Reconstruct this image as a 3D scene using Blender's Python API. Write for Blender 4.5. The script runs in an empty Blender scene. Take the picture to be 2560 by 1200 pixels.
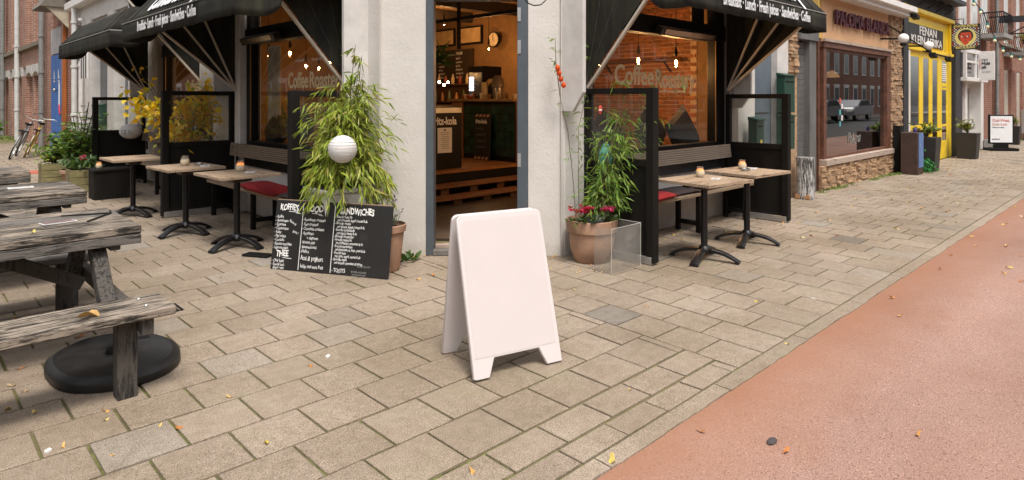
import bpy, math, random
from mathutils import Vector, Matrix, noise
R=random.Random(7); rad=math.radians
sc=bpy.context.scene; col=sc.collection
# ---------------- camera, sky, sun, exposure ----------------
cd=bpy.data.cameras.new('camera'); cam=bpy.data.objects.new('camera',cd); col.objects.link(cam)
cam.location=(0,0,1.5); cam.rotation_euler=(rad(90),0,rad(-44))
cd.sensor_width=36; cd.lens=1600/2560*36; cd.shift_y=-353/2560; cd.clip_start=.05; cd.clip_end=600
sc.camera=cam
w=bpy.data.worlds.new('World'); sc.world=w; w.use_nodes=True; nt=w.node_tree; nt.nodes.clear()
sky=nt.nodes.new('ShaderNodeTexSky'); sky.sky_type='NISHITA'; sky.sun_disc=False
SUN_EL=rad(64); SUN_AZ=rad(205)
sky.sun_elevation=SUN_EL; sky.sun_rotation=SUN_AZ; sky.dust_density=3; sky.air_density=1
hs=nt.nodes.new('ShaderNodeHueSaturation'); hs.inputs['Saturation'].default_value=.22
bgn=nt.nodes.new('ShaderNodeBackground'); bgn.inputs['Strength'].default_value=.125
wo=nt.nodes.new('ShaderNodeOutputWorld')
nt.links.new(sky.outputs[0],hs.inputs['Color']); nt.links.new(hs.outputs[0],bgn.inputs[0]); nt.links.new(bgn.outputs[0],wo.inputs[0])
sl=bpy.data.lights.new('sun','SUN'); sl.energy=1.5; sl.angle=rad(14); sl.color=(1,.93,.84)
so=bpy.data.objects.new('sun',sl); col.objects.link(so)
sd=Vector((math.sin(SUN_AZ)*math.cos(SUN_EL), math.cos(SUN_AZ)*math.cos(SUN_EL), math.sin(SUN_EL)))
so.rotation_euler=sd.to_track_quat('Z','Y').to_euler(); so.location=(0,-5,12)
sc.view_settings.view_transform='Standard'; sc.view_settings.look='None'; sc.view_settings.gamma=1
sc.view_settings.exposure=1.12
sc.view_settings.use_curve_mapping=False
sc.render.engine='CYCLES'; sc.cycles.max_bounces=8; sc.cycles.transparent_max_bounces=24
sc.cycles.use_denoising=True; sc.cycles.sample_clamp_indirect=4
# ---------------- materials ----------------
def newmat(n):
    m=bpy.data.materials.new(n); m.use_nodes=True; t=m.node_tree; t.nodes.clear()
    return m,t,lambda k,**a:_nd(t,k,a)
def _nd(t,k,a):
    n=t.nodes.new('ShaderNode'+k)
    for q,v in a.items(): setattr(n,q,v)
    return n
def ramp(t,fac,stops):
    r=t.nodes.new('ShaderNodeValToRGB'); e=r.color_ramp.elements
    while len(e)<len(stops): e.new(.5)
    for i,(p,c) in enumerate(stops):
        e[i].position=p; e[i].color=(*c,1) if len(c)==3 else c
    t.links.new(fac,r.inputs[0]); return r.outputs[0]
def mixc(t,f,a,b,mode='MIX'):
    m=t.nodes.new('ShaderNodeMix'); m.data_type='RGBA'; m.blend_type=mode; m.clamp_factor=True
    for s,v in ((m.inputs[0],f),(m.inputs[6],a),(m.inputs[7],b)):
        if isinstance(v,(int,float)): s.default_value=v
        elif isinstance(v,tuple): s.default_value=(*v,1) if len(v)==3 else v
        else: t.links.new(v,s)
    return m.outputs[2]
def math_(t,op,a,b=0.,c=None):
    m=t.nodes.new('ShaderNodeMath'); m.operation=op
    for s,v in zip(m.inputs,(a,b,c)):
        if v is None: continue
        if isinstance(v,(int,float)): s.default_value=v
        else: t.links.new(v,s)
    return m.outputs[0]
def nz(t,scale,detail=4,rough=.55,vec=None,stretch=None,off=None):
    n=t.nodes.new('ShaderNodeTexNoise'); n.inputs['Scale'].default_value=scale; n.inputs['Detail'].default_value=detail; n.inputs['Roughness'].default_value=rough
    g=vec
    if g is None: g=t.nodes.new('ShaderNodeNewGeometry').outputs['Position']
    if stretch:
        mp=t.nodes.new('ShaderNodeMapping'); mp.inputs['Scale'].default_value=stretch; t.links.new(g,mp.inputs[0]); g=mp.outputs[0]
    if off is not None:
        a=t.nodes.new('ShaderNodeVectorMath'); a.operation='ADD'; t.links.new(g,a.inputs[0]); t.links.new(off,a.inputs[1]); g=a.outputs[0]
    t.links.new(g,n.inputs['Vector']); return n.outputs['Fac']
def rnd(t):
    o=t.nodes.new('ShaderNodeObjectInfo'); a=t.nodes.new('ShaderNodeAttribute'); a.attribute_name='rnd'
    return math_(t,'FRACT',math_(t,'ADD',math_(t,'MULTIPLY',o.outputs['Random'],1.0),a.outputs['Fac']))
def finish(m,t,colr,rough=.8,metal=0.,bump=None,bs=.3,bd=.01,spec=.5,sss=0,emis=None,trans=0,coat=0):
    b=t.nodes.new('ShaderNodeBsdfPrincipled'); o=t.nodes.new('ShaderNodeOutputMaterial')
    if isinstance(colr,tuple): b.inputs['Base Color'].default_value=(*colr,1)
    else: t.links.new(colr,b.inputs['Base Color'])
    if isinstance(rough,(int,float)): b.inputs['Roughness'].default_value=rough
    else: t.links.new(rough,b.inputs['Roughness'])
    b.inputs['Metallic'].default_value=metal; b.inputs['Specular IOR Level'].default_value=spec
    if coat: b.inputs['Coat Weight'].default_value=coat
    if trans: b.inputs['Transmission Weight'].default_value=trans
    if emis: b.inputs['Emission Color'].default_value=(*emis[0],1); b.inputs['Emission Strength'].default_value=emis[1]
    if bump is not None:
        n=t.nodes.new('ShaderNodeBump'); n.inputs['Strength'].default_value=bs; n.inputs['Distance'].default_value=bd
        t.links.new(bump,n.inputs['Height']); t.links.new(n.outputs[0],b.inputs['Normal'])
    t.links.new(b.outputs[0],o.inputs[0]); return m
_mc={}
def M(name,c,rough=.7,metal=0.,var=.25,scale=6,bs=.15,bd=.004,spec=.5,pr=0.,chips=None,stretch=None,emis=None,fine=60,coat=0):
    if name in _mc: return _mc[name]
    m,t,N=newmat(name); obj=t.nodes.new('ShaderNodeTexCoord').outputs['Object']
    f=nz(t,scale,5,.6,stretch=stretch); d=tuple(x*(1-var) for x in c); l=tuple(min(1,x*(1+var*.6)) for x in c)
    cc=ramp(t,f,[(.3,d),(.7,l)])
    if pr: cc=mixc(t,1.,cc,ramp(t,rnd(t),[(0,(1-pr,)*3),(1,(1,1,1))]),'MULTIPLY')
    f2=nz(t,fine,3,.7,stretch=stretch)
    if chips:
        k=ramp(t,nz(t,chips[1],6,.75,stretch=chips[3] if len(chips)>3 else None),[(chips[2],(0,0,0)),(min(1,chips[2]+.03),(1,1,1))]); cc=mixc(t,k,cc,chips[0])
    return _mc.setdefault(name,finish(m,t,cc,rough,metal,f2,bs,bd,spec,emis=emis,coat=coat))
def paving_mat():
    m,t,N=newmat('concrete_paving'); r=rnd(t)
    base=ramp(t,r,[(0,(.19,.172,.155)),(.03,(.25,.205,.166)),(.3,(.27,.223,.182)),(.6,(.285,.235,.192)),(.95,(.295,.246,.204)),(1,(.268,.243,.222))])
    big=ramp(t,nz(t,1.1,5,.6),[(.3,(.84,.82,.76)),(.62,(1.04,1.03,1.02))]); c=mixc(t,1.,base,big,'MULTIPLY')
    sp=ramp(t,nz(t,210,2,.9),[(.36,(.42,.39,.36)),(.5,(1,1,1)),(.66,(1.6,1.55,1.48))]); c=mixc(t,1.,c,sp,'MULTIPLY')
    mid=ramp(t,nz(t,16,6,.7),[(.35,(.84,.82,.78)),(.6,(1.05,1.05,1.04))]); c=mixc(t,1.,c,mid,'MULTIPLY')
    mo=ramp(t,nz(t,2.2,7,.68,off=None),[(.55,(0,0,0)),(.75,(1,1,1))]); c=mixc(t,math_(t,'MULTIPLY',mo,.38),c,(.15,.16,.05))
    vo=t.nodes.new('ShaderNodeTexVoronoi'); vo.inputs['Scale'].default_value=4.2; t.links.new(t.nodes.new('ShaderNodeNewGeometry').outputs['Position'],vo.inputs['Vector'])
    c=mixc(t,math_(t,'MULTIPLY',ramp(t,vo.outputs['Distance'],[(.035,(1,1,1)),(.05,(0,0,0))]),ramp(t,nz(t,2.7,1,.5),[(.5,(0,0,0)),(.56,(.7,.7,.7))])),c,ramp(t,nz(t,5,0,.5),[(.45,(.10,.09,.08)),(.55,(.42,.39,.35))]))
    gr=ramp(t,nz(t,.55,4,.6),[(.40,(.90,.885,.85)),(.6,(1.03,1.03,1.03))]); c=mixc(t,1.,c,gr,'MULTIPLY')
    bird=ramp(t,nz(t,3.3,3,.5),[(.755,(0,0,0)),(.79,(1,1,1))]); c=mixc(t,math_(t,'MULTIPLY',bird,.55),c,(.62,.6,.58))
    return finish(m,t,c,.82,0,nz(t,190,3,.8),.35,.002,.35)
def joint_mat():
    m,t,N=newmat('mossy_joint')
    c=ramp(t,nz(t,14,6,.7),[(.3,(.03,.024,.013)),(.45,(.075,.07,.018)),(.6,(.14,.16,.025)),(.75,(.10,.085,.035))])
    c=mixc(t,ramp(t,nz(t,.8,3,.5),[(.35,(0,0,0)),(.65,(.7,.7,.7))]),c,(.16,.125,.07))
    return finish(m,t,c,.95,0,nz(t,120,4,.8),.8,.006)
def red_mat():
    m,t,N=newmat('red_asphalt')
    c=ramp(t,nz(t,.9,7,.66),[(.3,(.25,.142,.105)),(.5,(.30,.185,.145)),(.75,(.335,.222,.182))])
    sp=ramp(t,nz(t,170,2,.9),[(.34,(.45,.36,.33)),(.5,(1,1,1)),(.64,(1.4,1.42,1.45))]); c=mixc(t,.9,c,sp,'MULTIPLY')
    vo=t.nodes.new('ShaderNodeTexVoronoi'); vo.inputs['Scale'].default_value=150; t.links.new(t.nodes.new('ShaderNodeNewGeometry').outputs['Position'],vo.inputs['Vector']); sx_=t.nodes.new('ShaderNodeSeparateColor'); t.links.new(vo.outputs['Color'],sx_.inputs[0])
    c=mixc(t,1.,c,ramp(t,sx_.outputs[0],[(.0,(.55,.50,.48)),(.07,(.75,.71,.69)),(.10,(.96,.96,.96)),(.92,(1.03,1.03,1.03)),(.95,(1.25,1.25,1.22)),(1,(1.4,1.4,1.36))]),'MULTIPLY')
    c=mixc(t,1.,c,ramp(t,nz(t,.5,3,.6,stretch=(.35,1.6,1)),[(.38,(.86,.84,.83)),(.62,(1.06,1.06,1.06))]),'MULTIPLY')
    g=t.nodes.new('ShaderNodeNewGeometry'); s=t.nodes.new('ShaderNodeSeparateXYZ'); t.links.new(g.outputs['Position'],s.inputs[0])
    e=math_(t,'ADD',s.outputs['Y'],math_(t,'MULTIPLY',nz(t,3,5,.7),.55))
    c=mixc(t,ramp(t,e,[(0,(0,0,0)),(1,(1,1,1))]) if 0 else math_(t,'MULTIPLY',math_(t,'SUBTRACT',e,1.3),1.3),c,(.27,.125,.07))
    return finish(m,t,c,.85,0,nz(t,160,3,.8),.22,.002,.3)
def plaster_mat(name='white_plaster',c1=(.62,.585,.55),c2=(.55,.515,.475)):
    m,t,N=newmat(name); c=ramp(t,nz(t,1.7,6,.6),[(.3,c2),(.65,c1)])
    st=ramp(t,nz(t,9,6,.72,stretch=(1,1,.25)),[(.62,(0,0,0)),(.78,(1,1,1))]); c=mixc(t,math_(t,'MULTIPLY',st,.28),c,(.36,.32,.27))
    g=t.nodes.new('ShaderNodeNewGeometry'); s=t.nodes.new('ShaderNodeSeparateXYZ'); t.links.new(g.outputs['Position'],s.inputs[0])
    h=math_(t,'SUBTRACT',.42,math_(t,'ADD',s.outputs['Z'],math_(t,'MULTIPLY',nz(t,5,6,.7),.5)))
    c=mixc(t,math_(t,'MULTIPLY',h,2.2),c,(.30,.25,.19))
    ch=ramp(t,nz(t,28,5,.7),[(.70,(0,0,0)),(.715,(1,1,1))]); c=mixc(t,math_(t,'MULTIPLY',ch,.8),c,(.24,.2,.15))
    return finish(m,t,c,.85,0,math_(t,'ADD',nz(t,35,5,.6),math_(t,'MULTIPLY',nz(t,6,3,.5),1.5)),.3,.012,.3)
def wood_old(name,light,dark,thr=.5,axis=0,rough=.85,bs=.7):
    m,t,N=newmat(name); st=[14,14,14]; st[axis]=1.3
    o=t.nodes.new('ShaderNodeTexCoord').outputs['Object']; oi=t.nodes.new('ShaderNodeObjectInfo'); cx=t.nodes.new('ShaderNodeCombineXYZ')
    v=math_(t,'MULTIPLY',rnd(t),37.); t.links.new(v,cx.inputs[0]); t.links.new(v,cx.inputs[1]); t.links.new(v,cx.inputs[2])
    f=nz(t,4.6,9,.74,vec=o,stretch=tuple(st),off=cx.outputs[0]); f2=nz(t,2.5,4,.6,vec=o,off=cx.outputs[0])
    s=math_(t,'ADD',math_(t,'MULTIPLY',f,.75),math_(t,'MULTIPLY',f2,.3))
    c=ramp(t,s,[(thr-.07,dark),(thr-.02,tuple((a+b)*.4 for a,b in zip(dark,light))),(thr+.02,light),(thr+.2,tuple(x*.8 for x in light))])
    return finish(m,t,c,rough,0,f,bs,.006,.3)
def brick_mat(name,c1,c2,mortar,axis='X',bw=.21,bh=.0625,mw=.009,rough=.85,warp=0):
    m,t,N=newmat(name); g=t.nodes.new('ShaderNodeNewGeometry'); s=t.nodes.new('ShaderNodeSeparateXYZ'); t.links.new(g.outputs['Position'],s.inputs[0])
    u=math_(t,'ADD',s.outputs['X'],s.outputs['Y']); cx=t.nodes.new('ShaderNodeCombineXYZ'); t.links.new(u,cx.inputs[0]); t.links.new(s.outputs['Z'],cx.inputs[1])
    b=t.nodes.new('ShaderNodeTexBrick'); t.links.new(cx.outputs[0],b.inputs['Vector'])
    b.inputs['Scale'].default_value=1; b.inputs['Brick Width'].default_value=bw; b.inputs['Row Height'].default_value=bh; b.inputs['Mortar Size'].default_value=mw; b.inputs['Mortar Smooth'].default_value=.2; b.inputs['Bias'].default_value=0
    b.inputs['Color1'].default_value=(*c1,1); b.inputs['Color2'].default_value=(*c2,1); b.inputs['Mortar'].default_value=(*mortar,1)
    c=mixc(t,1.,b.outputs['Color'],ramp(t,nz(t,2,5,.6),[(.3,(.75,.72,.7)),(.65,(1.08,1.05,1.02))]),'MULTIPLY')
    c=mixc(t,.8,c,ramp(t,nz(t,30,3,.7),[(.3,(.75,.75,.75)),(.7,(1.15,1.15,1.15))]),'MULTIPLY')
    return finish(m,t,c,rough,0,math_(t,'SUBTRACT',math_(t,'MULTIPLY',nz(t,50,3,.6),.3),b.outputs['Fac']),.8,.01,.3)
def glass_mat(name,tint=(1,1,1),mul=1.0,rough=.0,dirt=.0,base=.0,dc=(.5,.48,.45)):
    m,t,N=newmat(name); tr=t.nodes.new('ShaderNodeBsdfTransparent'); tr.inputs[0].default_value=(*tint,1)
    gl=t.nodes.new('ShaderNodeBsdfGlossy'); gl.inputs['Roughness'].default_value=rough; fr=t.nodes.new('ShaderNodeFresnel'); fr.inputs['IOR'].default_value=1.5
    mx=t.nodes.new('ShaderNodeMixShader'); o=t.nodes.new('ShaderNodeOutputMaterial')
    bf=t.nodes.new('ShaderNodeNewGeometry').outputs['Backfacing']
    t.links.new(math_(t,'MULTIPLY',math_(t,'ADD',math_(t,'MULTIPLY',fr.outputs[0],mul),base),math_(t,'SUBTRACT',1.,bf)),mx.inputs[0]); t.links.new(tr.outputs[0],mx.inputs[1]); t.links.new(gl.outputs[0],mx.inputs[2])
    out=mx.outputs[0]
    if dirt:
        df=t.nodes.new('ShaderNodeBsdfDiffuse'); df.inputs[0].default_value=(*dc,1); m2=t.nodes.new('ShaderNodeMixShader')
        t.links.new(math_(t,'MULTIPLY',ramp(t,nz(t,4,6,.7),[(.3,(.3,.3,.3)),(.75,(1,1,1))]),dirt),m2.inputs[0]); t.links.new(out,m2.inputs[1]); t.links.new(df.outputs[0],m2.inputs[2]); out=m2.outputs[0]
    t.links.new(out,o.inputs[0]); return m
def leaf_mat(name,cs,rough=.45,tr=.35):
    m,t,N=newmat(name); r=rnd(t); c=ramp(t,r,[(i/(len(cs)-1),k) for i,k in enumerate(cs)])
    b=t.nodes.new('ShaderNodeBsdfPrincipled'); b.inputs['Roughness'].default_value=rough; t.links.new(c,b.inputs['Base Color'])
    tl=t.nodes.new('ShaderNodeBsdfTranslucent'); t.links.new(mixc(t,1.,c,(1.3,1.2,.6),'MULTIPLY'),tl.inputs[0])
    mx=t.nodes.new('ShaderNodeMixShader'); mx.inputs[0].default_value=tr; o=t.nodes.new('ShaderNodeOutputMaterial')
    t.links.new(b.outputs[0],mx.inputs[1]); t.links.new(tl.outputs[0],mx.inputs[2]); t.links.new(mx.outputs[0],o.inputs[0]); return m
def emis_mat(name,c,s):
    m,t,N=newmat(name); e=t.nodes.new('ShaderNodeEmission'); e.inputs[0].default_value=(*c,1); e.inputs[1].default_value=s
    o=t.nodes.new('ShaderNodeOutputMaterial'); t.links.new(e.outputs[0],o.inputs[0]); return m
def awning_mat():
    m,t,N=newmat('awning_fabric'); c=ramp(t,nz(t,3,6,.65),[(.3,(.013,.012,.011)),(.7,(.022,.02,.018))])
    g=ramp(t,nz(t,2.2,6,.7,stretch=(2.5,2.5,.5)),[(.42,(0,0,0)),(.68,(1,1,1))]); c=mixc(t,math_(t,'MULTIPLY',g,.6),c,(.055,.054,.032))
    return finish(m,t,c,.9,0,nz(t,12,4,.5),.25,.01,.2)
def chalk_mat():
    m,t,N=newmat('chalk_black'); c=ramp(t,nz(t,4,6,.7),[(.35,(.007,.0065,.006)),(.6,(.012,.0115,.011)),(.8,(.035,.034,.032))])
    return finish(m,t,c,.6,0,nz(t,60,3,.6),.1,.002)
PAV=paving_mat(); JNT=joint_mat(); RED=red_mat(); PLA=plaster_mat()
KERB=M('kerb_concrete',(.275,.228,.182),.85,var=.18,scale=3,fine=180,bs=.35,bd=.003)
ASP=M('dark_asphalt',(.06,.058,.055),.9,fine=90,bs=.4)
BLK=M('black_paint',(.008,.0075,.007),.55,spec=.22,var=.4,scale=5,chips=((.2,.18,.16),14,.73))
BLKW=M('black_stained_wood',(.009,.0075,.006),.7,spec=.2,var=.55,scale=7,fine=40,bs=.35,stretch=(1,1,.2),chips=((.11,.1,.085),11,.74))
METB=M('black_cast_iron',(.011,.011,.012),.38,.3,var=.3,scale=20,spec=.6,chips=((.55,.54,.52),26,.69))
GREYF=M('blue_grey_door_paint',(.075,.09,.105),.45,var=.15,chips=((.6,.57,.5),30,.7,(1,1,.5)))
WHT=M('white_paint',(.72,.69,.66),.55,var=.1); WHTB=M('white_gloss_board',(.60,.55,.54),.4,var=.02,bs=.02)
WHTG=M('off_white_timber',(.60,.57,.54),.6,var=.15,chips=((.3,.26,.2),12,.72))
BEI=M('beige_metal',(.52,.46,.38),.5,var=.12); TAU=M('taupe_timber',(.30,.25,.205),.55,var=.2,stretch=(1,1,.2))
AWN=awning_mat(); CHK=chalk_mat(); CHW=M('chalk_white',(.85,.84,.82),.9,var=.05); CHG=M('faded_chalk',(.22,.21,.2),.9)
TER=M('terracotta',(.36,.215,.14),.85,var=.35,scale=5,fine=50,bs=.3); TERD=M('soil',(.035,.025,.018),.95,bs=.8,bd=.02)
GLS=glass_mat('window_glass',(.95,.95,.94),1.9,base=.02); GLD=glass_mat('screen_glass',(.94,.95,.93),.8,dirt=.05,base=.01); PLX=glass_mat('acrylic_sheet',(.95,.95,.94),.8,dirt=.22,base=.01)
GLK=glass_mat('dark_window_glass',(.55,.55,.55),1.5,base=.05)
TWD=wood_old('table_top_wood',(.37,.27,.185),(.10,.055,.03),.48,bs=.4); PWD=wood_old('picnic_flaking_wood',(.29,.24,.19),(.020,.017,.014),.548)
PWD2=wood_old('picnic_grey_wood',(.15,.135,.12),(.022,.019,.017),.515); PWK=wood_old('picnic_dark_wood',(.085,.075,.065),(.018,.016,.015),.5,2)
BSL=wood_old('bench_slat_wood',(.235,.18,.13),(.055,.04,.028),.47); BSR=wood_old('bench_slat_grey',(.40,.33,.26),(.10,.075,.05),.44); BST=wood_old('bench_seat_wood',(.34,.25,.17),(.08,.055,.035),.45)
CUR=M('red_cushion_cloth',(.34,.018,.022),.9,var=.2,fine=250); CUB=M('black_cushion_cloth',(.02,.017,.017),.9,var=.3,fine=250); CUG=M('grey_cushion_cloth',(.06,.045,.045),.95,fine=250)
WAX=M('candle_wax',(.70,.62,.50),.6,var=.05); JAR=glass_mat('jar_glass',(.97,.95,.9),1.,dirt=.25,base=.03,dc=(.7,.62,.5)); AMB=M('amber_glow_wax',(.85,.36,.10),.6,emis=((1,.35,.08),.35))
SILV=M('zinc_metal',(.45,.45,.44),.4,.8,var=.2); PIPE=M('grey_pipe',(.22,.22,.21),.6,var=.2); PIPEW=M('light_pipe',(.55,.55,.53),.6,var=.15)
PAPER=M('white_paper',(.72,.72,.73),.7,var=.04); LANT=M('paper_lantern_white',(.62,.60,.58),.8,var=.03,bs=.02)
BUL=emis_mat('bulb_glow',(1,.62,.25),60); GOLD=M('cream_window_lettering',(.92,.82,.58),.7,var=.08)
# ---------------- geometry helpers ----------------
def wloc(o):
    v=Vector((0,0,0))
    while o is not None: v+=o.location; o=o.parent
    return v
class MB:
    def __init__(s): s.v=[]; s.f=[]; s.m=[]; s.r=[]; s.cr=0.
    def add(s,vs,fs,mi=0):
        b=len(s.v); s.v+= [tuple(x) for x in vs]
        for f in fs: s.f.append([b+i for i in f]); s.m.append(mi); s.r.append(s.cr)
        return s
    def box(s,x0,x1,y0,y1,z0,z1,mi=0):
        return s.add([(x0,y0,z0),(x1,y0,z0),(x1,y1,z0),(x0,y1,z0),(x0,y0,z1),(x1,y0,z1),(x1,y1,z1),(x0,y1,z1)],[(0,3,2,1),(4,5,6,7),(0,1,5,4),(1,2,6,5),(2,3,7,6),(3,0,4,7)],mi)
    def obox(s,c,ax,ay,az,hx,hy,hz,mi=0):
        c=Vector(c);ax=Vector(ax).normalized()*hx;ay=Vector(ay).normalized()*hy;az=Vector(az).normalized()*hz
        vs=[c+i*ax+j*ay+k*az for k in(-1,1) for i,j in((-1,-1),(1,-1),(1,1),(-1,1))]
        return s.add(vs,[(0,3,2,1),(4,5,6,7),(0,1,5,4),(1,2,6,5),(2,3,7,6),(3,0,4,7)],mi)
    def beam(s,a,b,w,h,up=(0,0,1),mi=0):
        a=Vector(a);b=Vector(b);d=b-a; u=Vector(up); sd_=d.cross(u)
        if sd_.length<1e-4: sd_=d.cross(Vector((1,0,0)))
        return s.obox((a+b)/2,d,sd_,sd_.cross(d),d.length/2,w/2,h/2,mi)
    def tube(s,pts,r,n=8,mi=0,cap=True):
        pts=[Vector(p) for p in pts]; rs=r if isinstance(r,(list,tuple)) else [r]*len(pts); vs=[]; u=None
        for i,p in enumerate(pts):
            d=(pts[min(i+1,len(pts)-1)]-pts[max(i-1,0)]).normalized()
            if u is None: u=d.orthogonal().normalized()
            else:
                u=(u-d*u.dot(d)); u=u.normalized() if u.length>1e-5 else d.orthogonal().normalized()
            v=d.cross(u)
            for k in range(n):
                a=2*math.pi*k/n; vs.append(p+(u*math.cos(a)+v*math.sin(a))*rs[i])
        fs=[(i*n+k,i*n+(k+1)%n,(i+1)*n+(k+1)%n,(i+1)*n+k) for i in range(len(pts)-1) for k in range(n)]
        if cap: fs+=[tuple(range(n))[::-1],tuple(range((len(pts)-1)*n,len(pts)*n))]
        return s.add(vs,fs,mi)
    def lathe(s,prof,c=(0,0,0),n=20,mi=0,capb=True,capt=True,sx=1,sy=1):
        vs=[(c[0]+r*sx*math.cos(2*math.pi*k/n),c[1]+r*sy*math.sin(2*math.pi*k/n),c[2]+z) for r,z in prof for k in range(n)]
        fs=[(i*n+k,i*n+(k+1)%n,(i+1)*n+(k+1)%n,(i+1)*n+k) for i in range(len(prof)-1) for k in range(n)]
        if capb: fs.append(tuple(range(n))[::-1])
        if capt: fs.append(tuple(range((len(prof)-1)*n,len(prof)*n)))
        return s.add(vs,fs,mi)
    def ball(s,c,r,n=14,mi=0,sz=1):
        k=8; return s.lathe([(max(1e-4,r*math.sin(math.pi*i/k)),-r*sz*math.cos(math.pi*i/k)) for i in range(k+1)],c,n,mi,False,False)
    def prism(s,poly,o,ax,ay,an,th,mi=0):
        o=Vector(o);ax=Vector(ax);ay=Vector(ay);an=Vector(an); n=len(poly)
        vs=[o+ax*p[0]+ay*p[1]+an*k for k in(0,th) for p in poly]
        return s.add(vs,[tuple(range(n))[::-1],tuple(range(n,2*n))]+[(i,(i+1)%n,n+(i+1)%n,n+i) for i in range(n)],mi)
    def build(s,name,mats,parent=None,smooth=False,bevel=0,local=False,kind=None,subd=0):
        me=bpy.data.meshes.new(name); off=Vector((0,0,0)) if (parent is None or local) else wloc(parent)
        me.from_pydata([(x-off.x,y-off.y,z-off.z) for x,y,z in s.v],[],s.f)
        if not isinstance(mats,(list,tuple)): mats=[mats]
        for m in mats: me.materials.append(m)
        me.polygons.foreach_set('material_index',s.m)
        if any(s.r):
            a=me.attributes.new('rnd','FLOAT','FACE'); a.data.foreach_set('value',s.r)
        if smooth: me.polygons.foreach_set('use_smooth',[True]*len(s.f))
        me.update()
        import bmesh
        bm=bmesh.new(); bm.from_mesh(me); bmesh.ops.recalc_face_normals(bm,faces=bm.faces)
        if bevel: bmesh.ops.bevel(bm,geom=[e for e in bm.edges if e.calc_face_angle(0)>.5],offset=bevel,segments=1 if bevel<.01 else 2,affect='EDGES')
        bm.to_mesh(me); bm.free()
        if smooth:
            try: me.set_sharp_from_angle(angle=rad(38))
            except Exception: pass
        o=bpy.data.objects.new(name,me); col.objects.link(o)
        if parent: o.parent=parent
        if kind: o['kind']=kind
        return o
def thing(name,label,cat,loc=(0,0,0),group=None,rz=0):
    o=bpy.data.objects.new(name,None); o.empty_display_size=.1; col.objects.link(o); o.location=loc; o.rotation_euler=(0,0,rz)
    o['label']=label; o['category']=cat
    if group: o['group']=group
    return o
def tag(o,label,cat,group=None):
    o['label']=label; o['category']=cat
    if group: o['group']=group
    return o
def inst(me,name,parent,loc,rot=(0,0,0),scale=(1,1,1)):
    o=bpy.data.objects.new(name,me); col.objects.link(o); o.parent=parent; o.location=loc; o.rotation_euler=rot; o.scale=scale; return o
KIDS={}
def dup(root,loc,rz=0,label=None,sc_=(1,1,1)):
    def cp(o,p):
        c=o.copy(); col.objects.link(c); c.parent=p
        for ch in [x for x in bpy.data.objects if x.parent==o]: cp(ch,c)
        return c
    r=cp(root,None); r.location=loc; r.rotation_euler=(0,0,rz); r.scale=sc_
    if label: r['label']=label
    return r
def text(s,o,rd,ud,size,mat,parent,name='lettering',sx=1.,bold=0.,ex=.0012,align='LEFT',wob=0.,rnd_=0,sp=1.,local=False,shear=0):
    cu=bpy.data.curves.new('t','FONT'); cu.body=s; cu.size=size; cu.extrude=ex; cu.offset=bold; cu.align_x=align; cu.space_character=sp; cu.shear=shear; cu.resolution_u=4 if size>.2 else 2
    to=bpy.data.objects.new('t',cu); col.objects.link(to); dg=bpy.context.evaluated_depsgraph_get(); me=bpy.data.meshes.new_from_object(to.evaluated_get(dg))
    bpy.data.objects.remove(to); rd=Vector(rd).normalized(); ud=Vector(ud).normalized(); n=rd.cross(ud); o=Vector(o)-(Vector((0,0,0)) if local or parent is None else wloc(parent))
    for v in me.vertices:
        x,y,z=v.co; x*=sx
        if wob: y+=wob*math.sin(x/size*3.1+rnd_)+wob*.7*math.sin(x/size*7.3+rnd_*2); x+=wob*.6*math.sin(y/size*8+x/size*2+rnd_)
        v.co=o+rd*x+ud*y+n*(z+ex)
    me.materials.clear(); me.materials.append(mat)
    ob=bpy.data.objects.new(name,me); col.objects.link(ob)
    if parent: ob.parent=parent
    return ob
def struct(o): o['kind']='structure'; return o
# ---------------- the setting: ground, pavement, kerb, cycle path, road ----------------
def sheet(name,x0,x1,y0,y1,z,mat,th=.05,parent=None,**k):
    return MB().box(x0,x1,y0,y1,z-th,z).build(name,mat,parent,**k)
struct(sheet('ground',-120,160,-120,160,-.09,ASP,.3))
pav=struct(sheet('pavement',-3.6,60,1.69,60,-.0105,JNT,.08))
kerb=struct(sheet('kerb',-3.6,60,1.597,1.684,-.03,KERB,.05))
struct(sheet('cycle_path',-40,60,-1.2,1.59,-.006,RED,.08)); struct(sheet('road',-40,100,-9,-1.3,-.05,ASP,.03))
struct(sheet('side_street',-9,-3.7,1.7,60,-.05,ASP,.03)); struct(sheet('far_pavement',-40,100,-12.5,-9.1,-.02,KERB,.06)); struct(sheet('side_pavement',-10.5,-9.1,1.7,60,-.02,KERB,.06))
A=rad(44)
def proj(x,y,z=0):
    cx=x*math.cos(A)-y*math.sin(A); cz=x*math.sin(A)+y*math.cos(A)
    return (1280+1600*cx/cz, 247+1600*(1.5-z)/cz, cz) if cz>.3 else (-9999,0,99)
def inview(x,y,m=900):
    p=proj(x,y); return -m<p[0]<2560+m and p[1]<1200+m*1.6 and p[2]<60
# kerb stones, about a metre each, real joints and worn edges
x=-1.9; ks=0
while x<46:
    L=1.0; s=MB(); n=14; e=[R.uniform(-.006,.004)-.012*noise.noise(Vector(((x+i/14)*2.3,0,0))) for i in range(n+1)]
    vs=[]
    for i in range(n+1):
        xx=x+.004+(L-.008)*i/n; vs+=[(xx,1.588+e[i],-.04),(xx,1.59+e[i],.0),(xx,1.679,.002),(xx,1.679,-.04)]
    fs=[(4*i+k,4*i+k+1,4*i+5+k,4*i+4+k) for i in range(n) for k in range(3)]+[(0,3,2,1),(4*n,4*n+1,4*n+2,4*n+3)]
    s.add(vs,fs); s.build('kerb_stone',PAV,kerb); x+=L
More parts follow.
